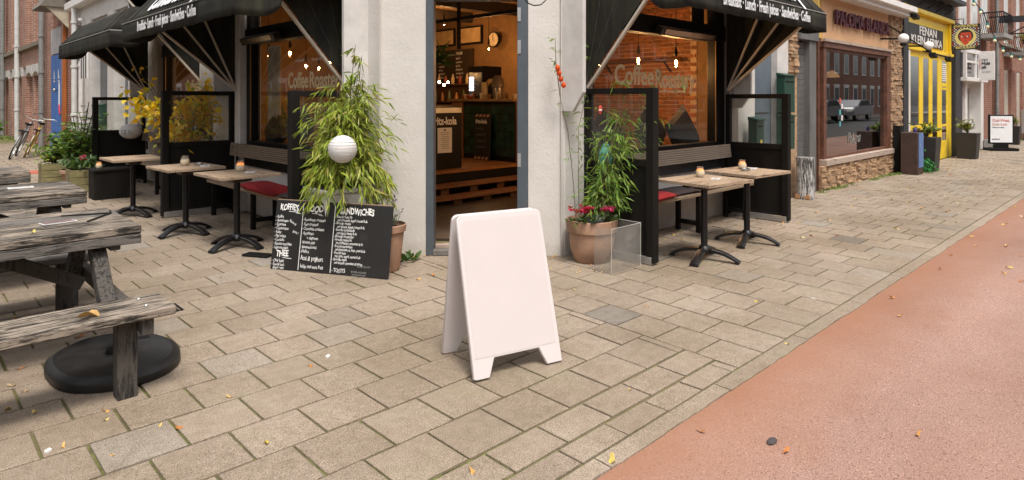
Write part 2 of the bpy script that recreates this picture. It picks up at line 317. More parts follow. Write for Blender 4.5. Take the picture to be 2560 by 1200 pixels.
# crack across two stones, modelled as thin dark grooves is left to the joints
tiles=[]   # (x0,x1,y0,y1)
BX=3.46
rows=[(1.69,1.835,.0),(1.84,2.035,.08)]
y=2.04
while y<27: rows.append((y,y+.3035,(len(rows)%2)*.16+.005)); y+=.3035
for y0,y1,off in rows:
    x=-3.4+off
    lim=BX-.07 if y0<5.3 else 3.34
    while x<lim:
        xe=min(x+.32,lim)
        if xe-x>.06 and inview((x+xe)/2,(y0+y1)/2): tiles.append((x,xe,y0,y1,0))
        x+=.32
x=BX-.07; k=0
while x<42:
    y=1.69+(.13 if k%2 else -.02); y0=1.69
    ym=5.3 if x<4.7 else 4.16
    while y0<ym-.01:
        y1=min((y+.3),ym); y=y1
        if y1-y0>.05 and inview(x+.15,(y0+y1)/2): tiles.append((x,x+.312,y0,y1,1))
        y0=y1
    x+=.312; k+=1
def tile_area(t): p=proj((t[0]+t[1])/2,(t[2]+t[3])/2); return 1/p[2]**3 if (-100<p[0]<2660 and p[1]<1260) else 0
tiles.sort(key=lambda t:-tile_area(t))
def warp(x,y):
    q=min(1,max(0,(x-2.5)/.85)); q=q*q*(3-2*q); q*=max(0,1-max(0,(x-8)/8))
    return x+.05*(min(y,5.2)-1.69)*q*(1 if y<5.2 else max(0,1-(y-5.2))), y-.02*(x-2.0)*(1-q)*max(0,1-abs(y-3.3)/1.6)*(1 if x>0 else 0)
def tile_mesh(x0,x1,y0,y1,m,g=.0064,c=.003,dz=0,o=(0,0),wp=True):
    j=lambda:R.uniform(-.0012,.0012)
    xs=[x0+g+j(),x1-g+j()]; ys=[y0+g+j(),y1-g+j()]
    def P(x,y,z):
        if wp: x,y=warp(x,y)
        return (x-o[0],y-o[1],z)
    tz=[dz+R.uniform(-.0012,.0012) for _ in range(4)]
    A_=[(xs[0],ys[0]),(xs[1],ys[0]),(xs[1],ys[1]),(xs[0],ys[1])]; I=[(xs[0]+c,ys[0]+c),(xs[1]-c,ys[0]+c),(xs[1]-c,ys[1]-c),(xs[0]+c,ys[1]-c)]
    vs=[P(*a,-.03) for a in A_]+[P(*a,t-c*.8) for a,t in zip(A_,tz)]+[P(*a,t) for a,t in zip(I,tz)]
    m.add(vs,[(8,9,10,11)]+[(i,(i+1)%4,4+(i+1)%4,4+i) for i in range(4)]+[(4+i,4+(i+1)%4,8+(i+1)%4,8+i) for i in range(4)]); return m
far=MB(); cache={}
for i,(x0,x1,y0,y1,z) in enumerate(tiles):
    w_=x1-x0; d=y1-y0
    if i<298:
        cx_,cy_=(x0+x1)/2,(y0+y1)/2; a_,b_=warp(cx_,cy_); wpd=abs(a_-cx_)+abs(b_-cy_)>.004
        if wpd:
            o=tile_mesh(x0,x1,y0,y1,MB(),o=(a_,b_)).build('paving_tile',PAV); o.parent=pav; o.location=(a_,b_,R.uniform(-.0018,.0015))
        else:
            key=(round(w_,2),round(d,2),i%5)
            if key not in cache:
                ob=tile_mesh(-w_/2,w_/2,-d/2,d/2,MB(),wp=False).build('paving_tile',PAV); cache[key]=ob.data; bpy.data.objects.remove(ob)
            inst(cache[key],'paving_tile',pav,(cx_,cy_,R.uniform(-.0018,.0015)),(R.uniform(-.003,.003),R.uniform(-.003,.003),R.uniform(-.004,.004)))
    else:
        far.cr=R.random(); tile_mesh(x0,x1,y0,y1,far,g=.0064 if x0+y0<9 else .0085,dz=R.uniform(-.0015,.0015))
far.build('paving_tile',PAV,pav,kind='stuff')
# drain grate let into the paving by the picnic table
g=thing('drain_grate','small dark iron drain grate in the paving behind the picnic table','drain grate',(1.36,4.98,.001))
f=MB(); f.box(1.24,1.48,4.88,4.895,-.02,.006).box(1.24,1.48,5.065,5.08,-.02,.006).box(1.24,1.255,4.895,5.065,-.02,.006).box(1.465,1.48,4.895,5.065,-.02,.006); f.build('frame',METB,g)
for k in range(6): MB().box(1.265+.034*k,1.285+.034*k,4.896,5.064,-.015,.004).build('bar',METB,g)
# ---------------- corner cafe building ----------------
FX,FY=3.33,4.07   # planes of the two shop fronts
cafe=thing('corner_cafe_building','white plastered corner cafe with its door set in the cut corner','building',(3.33,4.07,0))
def chamf(t,d=0,z=0): # point on the cut corner; t metres from its middle (to the right), d metres inwards
    cx,cy=3.975+.04,4.64+.0
    r=.7071; return (cx+t*r+d*r, cy-t*r+d*r, z)
cr,cn=(.7071,-.7071,0),(.7071,.7071,0)
# right front: pier, wall under the window, lintel
m=MB(); m.prism([(4.56,4.05),(5.03,4.05),(5.03,4.5),(4.9,4.5)],(0,0,0),(1,0,0),(0,1,0),(0,0,1),3.4); m.build('corner_pier',PLA,cafe)
m=MB(); m.prism([(3.33,5.27),(3.33,5.62),(3.78,5.62),(3.78,5.5)],(0,0,0),(1,0,0),(0,1,0),(0,0,1),3.4); m.build('corner_pier',PLA,cafe)
def seg(t0,t1,z0,z1,d0,d1,name,mat,par=cafe,bev=0):
    a=chamf(t0,d0,0);b=chamf(t1,d0,0);c=chamf(t1,d1,0);d=chamf(t0,d1,0)
    return MB().prism([(p[0],p[1]) for p in (a,b,c,d)],(0,0,z0),(1,0,0),(0,1,0),(0,0,1),z1-z0).build(name,mat,par,bevel=bev)
seg(-.93,-.49,0,3.4,0,.32,'door_pier',PLA); seg(.49,.84,0,3.4,0,.32,'door_pier',PLA); seg(-.49,.49,2.56,3.4,0,.32,'lintel',PLA)
df=seg(-.487,-.415,.0,2.555,-.015,.16,'door_frame',GREYF,bev=.004); df2=seg(.385,.487,.0,2.555,-.015,.16,'door_frame',GREYF,bev=.004)
seg(-.415,.385,2.45,2.555,-.005,.14,'door_frame_head',GREYF,bev=.004)
seg(-.42,.45,0.0,.055,-.03,.13,'threshold',M('stone_threshold',(.16,.145,.13),.8,var=.4,chips=((.6,.57,.52),14,.68)),bev=.006); seg(-.41,.38,.055,.09,.05,.13,'door_sill',M('worn_sill_wood',(.33,.25,.2),.7,var=.4),bev=.004)
for z in (2.24,1.93,.85): seg(.388,.42,z,z+.13,-.022,-.015,'hinge',SILV,df2)
# upper wall above everything
MB().prism([(3.33,5.27),(4.56,4.05),(9.6,4.05),(9.6,5.2),(4.6,5.2),(4.4,5.4),(4.4,14),(3.33,14)],(0,0,3.4),(1,0,0),(0,1,0),(0,0,1),4.2).build('upper_wall',PLA,cafe)
def xw(x0,x1,z0,z1,d0=0,d1=.3,name='wall',mat=PLA,par=cafe,bev=0): return MB().box(x0,x1,FY-.02+d0,FY-.02+d1,z0,z1).build(name,mat,par,bevel=bev)
def yw(y0,y1,z0,z1,d0=0,d1=.3,name='wall',mat=PLA,par=cafe,bev=0): return MB().box(FX+d0,FX+d1,y0,y1,z0,z1).build(name,mat,par,bevel=bev)
xw(5.03,7.83,0,.62,.06,.3); yw(5.62,8.7,0,.62,.06,.3); yw(9.75,12.4,0,.62,.06,.3)
xw(5.03,7.83,3.1,3.4,0,.3,'lintel',BLK); yw(5.62,8.7,3.1,3.4,0,.3,'lintel',BLK); yw(9.75,12.4,3.1,3.4,0,.3,'lintel',BLK)
xw(8.06,8.64,0,3.4,.02,.3); yw(8.76,9.75,0,3.4,.02,.3,'pier',PLA); yw(12.4,13.3,0,3.4,.05,.3,'pier',M('beige_plaster',(.50,.44,.38),.85))
xw(7.83,8.06,0,3.4,-.03,.25,'window_post',TAU,bev=.006); yw(8.60,8.76,0,3.4,-.04,.25,'window_post',WHTG,bev=.006); yw(12.28,12.42,0,3.4,-.05,.25,'window_post',TAU)
xw(5.03,7.83,.62,.90,.02,.22,'window_ledge',M('dark_blue_moulding',(.035,.042,.05),.4)); yw(5.62,8.6,.62,.90,.02,.22,'window_ledge',BLK); yw(9.75,12.28,.62,.9,.02,.22,'window_ledge',BLK)
xw(5.03,7.83,.78,.83,-.03,.02,'ledge_moulding',M('dark_blue_moulding',(.035,.042,.05),.4),bev=.01)
def window(ax,a0,a1,z0,z1,tz,name='shop_window',fm=BLK,inner=.09):
    f_=(lambda *k,**q:xw(*k,**q)) if ax=='x' else (lambda *k,**q:yw(*k,**q))
    e=MB(); B=(lambda u0,u1,z0,z1,d0,d1: e.box(u0,u1,FY-.02+d0,FY-.02+d1,z0,z1)) if ax=='x' else (lambda u0,u1,z0,z1,d0,d1: e.box(FX+d0,FX+d1,u0,u1,z0,z1))
    B(a0,a0+inner,z0,z1,.05,.18);B(a1-.22 if ax=='x' else a1-.13,a1,z0,z1,.05,.18);B(a0,a1,z0,z0+.05,.052,.178);B(a0,a1,tz,tz+.2,.03,.19);B(a0,a1,z1-.06,z1,.052,.178)
    if ax=='x': B(a0+.85,a0+.93,tz+.2,z1,.06,.17); B(a1-.62,a1-.5,tz+.2,z1,.06,.17)
    w_=e.build('window',fm,cafe,bevel=.004)
    p=MB(); e=p
    if ax=='x': p.box(a0+inner-.01,a1-.21,FY-.02+.105,FY-.02+.111,z0+.04,tz+.01)
    else: p.box(FX+.105,FX+.111,a0+inner-.01,a1-.12,z0+.04,tz+.01)
    p.build('pane',GLS,w_)
    p=MB()
    if ax=='x': p.box(a0+.02,a1-.02,FY-.02+.105,FY-.02+.111,tz+.19,z1-.05)
    else: p.box(FX+.105,FX+.111,a0+.02,a1-.02,tz+.19,z1-.05)
    p.build('transom_pane',GLS,w_)
    return w_
wr=window('x',5.03,7.83,.90,3.1,2.24); wl=window('y',5.62,8.6,.90,3.1,2.22); wl2=window('y',9.75,12.28,.90,3.1,2.22)
def bead(ax,u,z0,z1,par):
    m=MB()
    if ax=='x': m.box(u,u+.012,FY+.02,FY+.03,z0,z1)
    else: m.box(FX+.04,FX+.05,u,u+.012,z0,z1)
    m.build('brass_bead',M('gilt_bead',(.45,.25,.09),.35,.6),par)
bead('x',7.585,.95,2.24,wr); bead('y',8.44,.95,2.22,wl); bead('y',12.1,.95,2.22,wl2)
# gilt lettering on the panes, and the outdoor heater bars
def letter(s,ax,u0,u1,z,size,par,mat=GOLD,bold=.006):
    o,rd=((u0,FY-.02+.10,z),(1,0,0)) if ax=='x' else ((FX+.10,u0,z),(0,-1,0))
    t=text(s,o,rd,(0,0,1),size,mat,par,sx=1,bold=bold); wd=max(v.co.x if ax=='x' else -v.co.y for v in t.data.vertices)-min(v.co.x if ax=='x' else -v.co.y for v in t.data.vertices)
    k=abs(u1-u0)/wd; L=Vector(o)-wloc(par)
    for v in t.data.vertices:
        if ax=='x': v.co.x=L.x+(v.co.x-L.x)*k
        else: v.co.y=L.y+(v.co.y-L.y)*k
    return t
letter('Coffee','x',5.52,6.26,1.66,.30,wr); letter('Roastery','x',6.29,7.15,1.635,.30,wr)
letter('specialty coffee · www.coffeeroastery.nl','x',5.6,6.95,1.575,.055,wr,bold=.001)
MB().lathe([(.022,0),(.05,.03),(.058,.07),(.045,.12),(.015,.14)],(6.385,FY+.082,1.70),12,sy=.05).build('coffee_bean_emblem',M('bean_gold',(.55,.33,.10),.6),wr)
letter('Coffee','y',7.45,6.93,1.63,.26,wl,mat=GOLD); letter('Roastery','y',6.90,6.12,1.63,.26,wl)
letter('CoffeeRoastery','y',11.2,9.95,1.62,.26,wl2)
for (ax,u0,u1) in (('x',6.15,7.35),('y',7.4,8.4)):
    h=thing('patio_heater',('long metal patio heater under the right window transom' if ax=='x' else 'dark patio heater bar under the left window transom'),'heater',(u0,FY-.1,2.2) if ax=='x' else (FX-.1,u0,2.2))
    m=MB()
    if ax=='x': m.obox(((u0+u1)/2,FY-.06,2.27),(1,0,0),(0,1,.5),(0,-.5,1),(u1-u0)/2,.05,.045)
    else: m.obox((FX-.06,(u0+u1)/2,2.25),(0,1,0),(1,0,.5),(-.5,0,1),(u1-u0)/2,.05,.045)
    m.build('body',M('heater_body',(.06,.05,.045),.35,.6),h,bevel=.006)
    m=MB()
    if ax=='x': m.obox(((u0+u1)/2,FY-.115,2.252),(1,0,0),(0,1,.5),(0,-.5,1),(u1-u0)/2-.05,.006,.03)
    else: m.obox((FX-.115,(u0+u1)/2,2.232),(0,1,0),(1,0,.5),(-.5,0,1),(u1-u0)/2-.05,.006,.03)
    m.build('reflector',M('heater_reflector',(.35,.27,.2),.25,.9),h)
# ---------------- cafe interior ----------------
WALM=M('ochre_plaster',(.24,.13,.048),.85,var=.2); DKW=M('dark_stained_wood',(.10,.045,.02),.55,var=.4,stretch=(1,6,6)); FLO=M('dark_interior_floor',(.06,.045,.035),.5,var=.4)
rm=thing('cafe_room','warm ochre interior room of the cafe behind its windows','room',(6.3,8,0))
MB().prism([(3.7,5.9),(5.3,4.3),(9.5,4.3),(9.5,13.2),(3.7,13.2)],(0,0,-.003),(1,0,0),(0,1,0),(0,0,1),.02).build('floor',FLO,rm)
MB().prism([(3.34,5.9),(5.3,4.10),(9.5,4.10),(9.5,13.2),(3.34,13.2)],(0,0,3.42),(1,0,0),(0,1,0),(0,0,1),.1).build('ceiling',WALM,rm)
MB().box(9.32,9.5,4.35,13.2,0,3.42).build('side_wall',WALM,rm); MB().box(3.6,9.3,13.1,13.3,0,3.42).build('back_wall',WALM,rm)
m=MB()
for y in (6.2,7.7,9.3,10.9): m.box(3.7,9.3,y,y+.12,3.2,3.41)
m.build('ceiling_beam',M('black_beam',(.03,.02,.012),.6),rm)
# bare brick party wall seen through the right window: bricks laid one by one
bw=thing('bare_brick_wall','bare orange brick party wall seen through the right window','brick wall',(9.30,7.4,0))
MB().box(9.296,9.315,5.35,8.2,.5,3.3).build('mortar',M('warm_mortar',(.50,.34,.20),.9,bs=.6,fine=80),bw)
BRI=M('interior_brick',(.36,.13,.05),.85,var=.3,scale=20,pr=.45,fine=70,bs=.5)
me0=MB().box(-.012,.012,-.104,.104,-.0275,.0275).build('brick',BRI,bevel=.003); bme=me0.data; bpy.data.objects.remove(me0)
me1=MB().box(-.012,.012,-.0485,.0485,-.0275,.0275).build('brick',BRI,bevel=.003); bmh=me1.data; bpy.data.objects.remove(me1)
cand=[]
for j in range(40):
    z=.56+.068*j
    for i in range(20):
        y=5.46+.218*i+(.109 if j%2 else 0)
        if y<8.1: cand.append((y,z))
cand.sort(key=lambda q:abs(q[0]-6.3)*.5+abs(q[1]-2.1)*.9); rest=MB()
for i,(y,z) in enumerate(cand):
    dx=R.uniform(-.003,.003)
    if i<290: inst(bme,'brick',bw,(-.012+dx,y-7.4,z))
    else: rest.cr=R.random(); rest.box(9.276+dx,9.296,y-.104,y+.104,z-.0275,z+.0275)
rest.build('brick',BRI,bw,kind='stuff')
s=thing('wall_shelf','long dark shelf fixed across the bare brick wall','shelf',(9.2,6.6,2.12)); MB().box(9.02,9.27,5.5,8.6,2.12,2.15).build('board',DKW,s); m=MB()
for y in (5.8,7.0,8.2): m.beam((9.25,y,1.95),(9.05,y,2.11),.02,.02)
m.build('bracket',BLK,s)
# raised wooden platform, pallet steps, counter
pl=thing('wooden_platform','raised orange wooden floor in front of the counter','platform',(6.8,8.5,0))
for k in range(12): MB().box(4.6,9.3,7.70+.14*k,7.836+.14*k,.36,.40).build('plank',M('orange_floorboard',(.30,.13,.045),.45,var=.35,stretch=(1,6,6),pr=.2),pl)
MB().box(4.6,9.3,9.39,13,.36,.40).build('floor_sheet',DKW,pl); MB().box(4.6,9.3,7.72,7.76,0,.355).build('riser',BLK,pl)
for (n_,y,z,lab) in (('pallet_step',7.42,.24,'upper pallet step below the wooden platform'),('pallet_step',7.12,.12,'lower pallet step nearest the cafe door')):
    t=thing(n_,lab,'step',(6.2,y,0))
    for k in range(2): MB().box(5.0,8.2,y-.14+.15*k,y+.0+.15*k,z-.03,z).build('plank',M('pallet_plank',(.20,.085,.035),.6,var=.4,stretch=(1,6,6)),t)
    for k in range(6): MB().box(5.1+.55*k,5.25+.55*k,y-.1,y+.1,.0,z-.032).build('block',DKW,t)
ct=thing('counter','dark wood serving counter with green tiled front','counter',(8.2,8.6,.4))
MB().box(7.72,8.5,7.9,9.6,.402,1.45).build('body',DKW,ct); MB().box(7.6,8.55,7.85,9.66,1.45,1.5).build('counter_top',M('counter_top_wood',(.30,.15,.06),.35,var=.3),ct,bevel=.006)
MB().box(7.68,7.72,9.28,9.6,.402,1.45).build('end_panel',M('panel_wood',(.28,.12,.05),.5),ct)
GT=M('green_glazed_tile',(.02,.07,.045),.15,pr=.5,spec=.8); tm=MB().box(-.008,.008,-.07,.07,-.07,.07).build('tile',GT,bevel=.003); tme=tm.data; bpy.data.objects.remove(tm)
MB().box(7.70,7.72,7.9,9.27,.402,1.44).build('tile_backing',BLK,ct)
for i in range(9):
    for j in range(6): inst(tme,'tile',ct,(7.695-8.2,7.99+.148*i-8.6,.56+.148*j-.4))
fb=thing('counter_chalkboard','narrow black chalkboard with orange hazard stripes leaning on the counter','chalkboard',(7.62,8.5,.4))
MB().prism([(0,0),(.42,0),(.42,.82),(0,.82)],(7.60,8.86,.405),(0,-1,0),(.05,0,1),(-1,0,0),.02).build('board',CHK,fb)
ORS=M('hazard_stripe_paint',(.60,.33,.18),.7)
m=MB()
for k in range(4):
    for z in (.01,.77): m.prism([(.01+.1*k,z),(.07+.1*k,z),(.10+.1*k,z+.045),(.04+.1*k,z+.045)],(7.578,8.86,.405),(0,-1,0),(.05,0,1),(-1,0,0),.002)
m.build('stripe',ORS,fb)
text('fritz-kola',(7.606,8.83,1.06),(0,-1,0),(0.05,0,1),.10,CHW,fb,sx=.85,bold=.003)
for k,sx_ in enumerate(('cola','lemon','orange','melon')): text('- '+sx_+' 2.5',(7.59,8.80,.95-.11*k),(0,-1,0),(0.05,0,1),.055,CHG,fb,wob=.003,rnd_=k)
fz=thing('drinks_cooler','black drinks cooler with cola lettering just inside the door','cooler',(6.2,8.1,.4))
MB().box(5.62,6.52,7.9,8.5,.405,1.38).build('cabinet',BLK,fz,bevel=.01); MB().box(5.66,6.5,7.885,7.9,1.28,1.36).build('top_rail',SILV,fz)
text('fritz-kola',(5.93,7.888,1.10),(1,0,0),(0,0,1),.165,PAPER,fz,sx=.78,bold=.006)
MB().box(6.02,6.30,7.882,7.886,.66,1.05).build('notice',PAPER,fz); m=MB()
for k in range(9): m.box(6.08+.01*(k%3),6.25-.012*(k%2),7.879,7.8815,.97-.03*k,.976-.03*k)
m.box(6.14,6.18,7.879,7.8815,1.0,1.03); m.build('print',M('print_grey',(.15,.15,.16),.8),fz)
sp=thing('soap_bottle','clear pump bottle of hand gel on the wooden platform edge','bottle',(5.62,7.78,.402)); MB().lathe([(.04,0),(.042,.01),(.042,.2),(.03,.24),(.012,.26)],(5.62,7.80,.402),12).build('body',M('clear_gel',(.55,.58,.6),.2),sp,smooth=True); MB().tube([(5.62,7.8,.65),(5.62,7.8,.72),(5.56,7.78,.72)],.008,6).build('pump',WHT,sp)
# cafe menu boards, clock, fridge, fruit, jars
mb_=thing('menu_board','black chalk menu board hanging on the back wall of the cafe','menu board',(9.28,11.5,2.2))
for k in range(3): MB().box(9.25,9.29,10.85+.64*k,11.47+.64*k,1.85,2.62).build('panel',M('menu_panel_black',(.045,.028,.018),.6),mb_)
for k in range(3):
    y=11.42+.64*(2-k)-.0
    text(('KOFFIE','LUNCH','DRANK')[k],(9.247,y,2.5),(0,-1,0),(0,0,1),.10,CHW,mb_,sx=.7)
    for j in range(6): text(('americano 2.8','espresso 2.5','latte 3.2','cortado 3.0','thee 2.6','chai latte 3.9')[(j+k)%6],(9.247,y,2.40-.085*j),(0,-1,0),(0,0,1),.065,CHW,mb_,sx=.7,wob=.004,rnd_=j+k)
for k in range(2):
    p=thing('framed_poster',('pale framed picture left of the beam above the menu board','pale framed picture right of the first above the menu board')[k],'picture',(9.28,11.9-.95*k,2.9)); MB().box(9.26,9.3,11.5-.95*k,12.3-.95*k,2.72,3.12).build('frame',BLK,p); MB().box(9.25,9.26,11.54-.95*k,12.26-.95*k,2.76,3.08).build('picture',M('ochre_print',(.62,.42,.2),.7),p)
ck=thing('wall_clock','round black clock with a pale dial high on the cafe wall','clock',(9.0,9.8,3.0))
def disc(c,n,r,th,name,mat,par,seg_=28):
    n=Vector(n).normalized(); u=n.orthogonal().normalized(); v=n.cross(u); c=Vector(c)
    return MB().prism([(r*math.cos(2*math.pi*k/seg_),r*math.sin(2*math.pi*k/seg_)) for k in range(seg_)],c,u,v,n,th).build(name,mat,par)
disc((9.2,10.05,2.76),(-1,0,0),.17,.05,'case',BLK,ck); disc((9.15,10.05,2.76),(-1,0,0),.145,.004,'dial',M('clock_dial',(.75,.6,.4),.6),ck)
m=MB(); m.beam((9.14,10.05,2.76),(9.14,10.05,2.86),.012,.004); m.beam((9.14,10.05,2.76),(9.14,9.99,2.71),.012,.004)
for k in range(12):
    a=math.pi*k/6; m.beam((9.143,10.05+.115*math.sin(a),2.76+.115*math.cos(a)),(9.143,10.05+.135*math.sin(a),2.76+.135*math.cos(a)),.008,.003)
m.build('hands',BLK,ck)
m=MB(); st=thing('ceiling_rail','black steel rail frame hanging below the cafe ceiling','rail',(7.2,8.4,2.9)); m.box(7.35,7.40,7.2,10.6,2.92,2.98).box(7.35,7.40,9.0,9.05,2.4,3.4); m.build('bar',BLK,st)
fg=thing('glass_door_fridge','small lit glass-door fridge on the counter','fridge',(8.1,9.3,1.5)); MB().box(8.0,8.45,9.05,9.5,1.502,2.12).build('cabinet',BLK,fg)
MB().box(7.985,7.998,9.09,9.46,1.55,2.0).build('glass_door',M('fridge_glass',(.15,.16,.17),.1),fg); m=MB()
for k in range(5): m.box(7.975,7.984,9.33,9.44,1.66+.055*k,1.69+.055*k)
m.build('light_tube',emis_mat('fridge_light',(.9,.95,1),6),fg)
sk=thing('back_shelf','lit back shelf stacked with jars and bottles','shelf',(8.9,10.6,1.8)); MB().box(8.9,9.3,10.0,12.4,1.80,1.83).build('board',DKW,sk); MB().box(8.9,9.3,10.0,12.4,1.42,1.45).build('board',DKW,sk)
for k in range(18):
    y=10.1+.125*k; q=k%4; MB().lathe([(.035,0),(.04,.02),(.04,.1+.03*(q%2)),(.018,.15+.03*(q%3)),(.018,.19+.03*(q%3))],(9.0,y,1.832 if k%2 else 1.452),8).build('bottle',[M('bottle_amber',(.5,.22,.06),.3),M('bottle_white',(.7,.55,.35),.5),M('bottle_green',(.1,.14,.05),.3),M('bottle_red',(.35,.06,.03),.3)][q],sk,smooth=True)
bc=thing('back_counter','low back counter with espresso gear behind the cooler','counter',(8.9,10.8,.4)); MB().box(8.6,9.3,9.9,12.6,.405,1.33).build('body',DKW,bc); MB().box(8.55,9.3,9.9,12.6,1.33,1.37).build('top',M('steel_top',(.5,.4,.3),.3,.7),bc)
bn=thing('fruit_bowl','bunch of bananas and red fruit on the counter','fruit',(7.95,8.9,1.5))
for k in range(4): MB().tube([(7.85,8.93-.02*k,1.62),(7.83,8.88-.03*k,1.72),(7.86,8.80-.035*k,1.80),(7.9,8.78-.03*k,1.87)],[.008,.022,.022,.008],6).build('banana',M('banana_skin',(.62,.34,.07),.5),bn,smooth=True)
for k in range(7): MB().ball((7.76+.05*(k%2),9.1+.08*(k//2),1.54),.04,10).build('fruit',M('red_fruit',(.42,.07,.02),.4),bn,smooth=True)
jg=thing('glass_jar_stack','tall clear jar and juicer beside the bananas','jar',(7.95,8.6,1.5)); MB().lathe([(.09,0),(.1,.05),(.1,.2),(.12,.22),(.1,.36),(.05,.42)],(7.9,8.55,1.502),14).build('juicer',M('grey_juicer',(.25,.2,.16),.3,.5),jg,smooth=True); MB().lathe([(.06,0),(.065,.02),(.065,.3)],(7.8,8.80,1.502),12).build('paper_bag',M('kraft_bag',(.5,.36,.2),.8),jg)
# ---- pendant bulbs: real lit lamps ----
def pendant(x,y,z,label,pw=14,grp='bare pendant bulbs in the cafe',shade=True,ball_=.03):
    p=thing('pendant_lamp',label,'lamp',(x,y,z),grp)
    MB().tube([(x,y,z+.13),(x,y,3.40)],.005,5).build('cord',BLK,p)
    MB().lathe([(.018,.06),(.022,.10),(.016,.16),(.008,.2)],(x,y,z),10).build('socket',BLK,p,smooth=True)
    if shade: MB().lathe([(.008,-.085),(.045,-.06),(.055,-.02),(.04,.03),(.02,.065)],(x,y,z),14,capb=False,capt=False).build('bulb_glass',glass_mat('bulb_glass',(1,.85,.6),1) if 'bulb_glass' not in _mc else _mc['bulb_glass'],p,smooth=True)
    MB().ball((x,y,z-.02),ball_*.62,10,sz=1.6).build('filament',BUL,p,smooth=True)
    l=bpy.data.lights.new('bulb','POINT'); l.energy=pw; l.color=(1,.52,.20); l.shadow_soft_size=.05
    o=bpy.data.objects.new('bulb_light',l); col.objects.link(o); o.location=(0,0,-.12); o.parent=p
    return p
PW=9
def atx(px,pyy,X): # interior point on plane X seen in direction px,pyy
    cx=(px-1280)/1600; c,s_=math.cos(A),math.sin(A); rx=cx*c+s_; ry=-cx*s_+c; t=X/rx; return (X,ry*t,1.5-(pyy-247)/1600*t)
pendant(*atx(1596,146,7.9),'middle bare bulb behind the right cafe window',PW*2.4); pendant(*atx(1690,152,7.4),'rightmost bare bulb behind the right cafe window',PW*2.4); pendant(*atx(1497,152,7.6),'leftmost bare bulb at the edge of the right cafe window',PW)
pendant(*atx(672,137,4.4),'leftmost bare bulb behind the left cafe window',PW*.16); pendant(*atx(725,130,4.3),'second bare bulb behind the left cafe window',PW*.16)
pendant(*atx(765,162,5.8),'small middle bulb deeper behind the left cafe window',PW*.16); pendant(*atx(797,168,6.2),'small bulb left of the lettering end in the left cafe window',PW*.16); pendant(*atx(824,155,6.2),'rightmost small bulb behind the left cafe window',PW*.16)
pendant(*atx(1222,120,8.4),'dim bulb over the serving counter',PW*1.6,shade=False,ball_=.015)
pendant(*atx(1110,60,8.2),'dim bulb in front of the menu board',PW*1.2,shade=False,ball_=.012)
# white curtain, indoor palms, chairs with cushions by the windows
cu_=thing('indoor_curtain','pale hanging curtain inside the left cafe window','curtain',(3.75,8.2,.9)); m=MB(); vs=[];n=24
for i in range(n+1): 
    y=8.12+.32*i/n; x_=3.62+.03*math.sin(i*1.6); vs+=[(x_,y,.95),(x_,y,2.2)]
m.add(vs,[(2*i,2*i+1,2*i+3,2*i+2) for i in range(n)]); m.build('cloth',M('grey_curtain',(.55,.50,.42),.9),cu_,smooth=True)
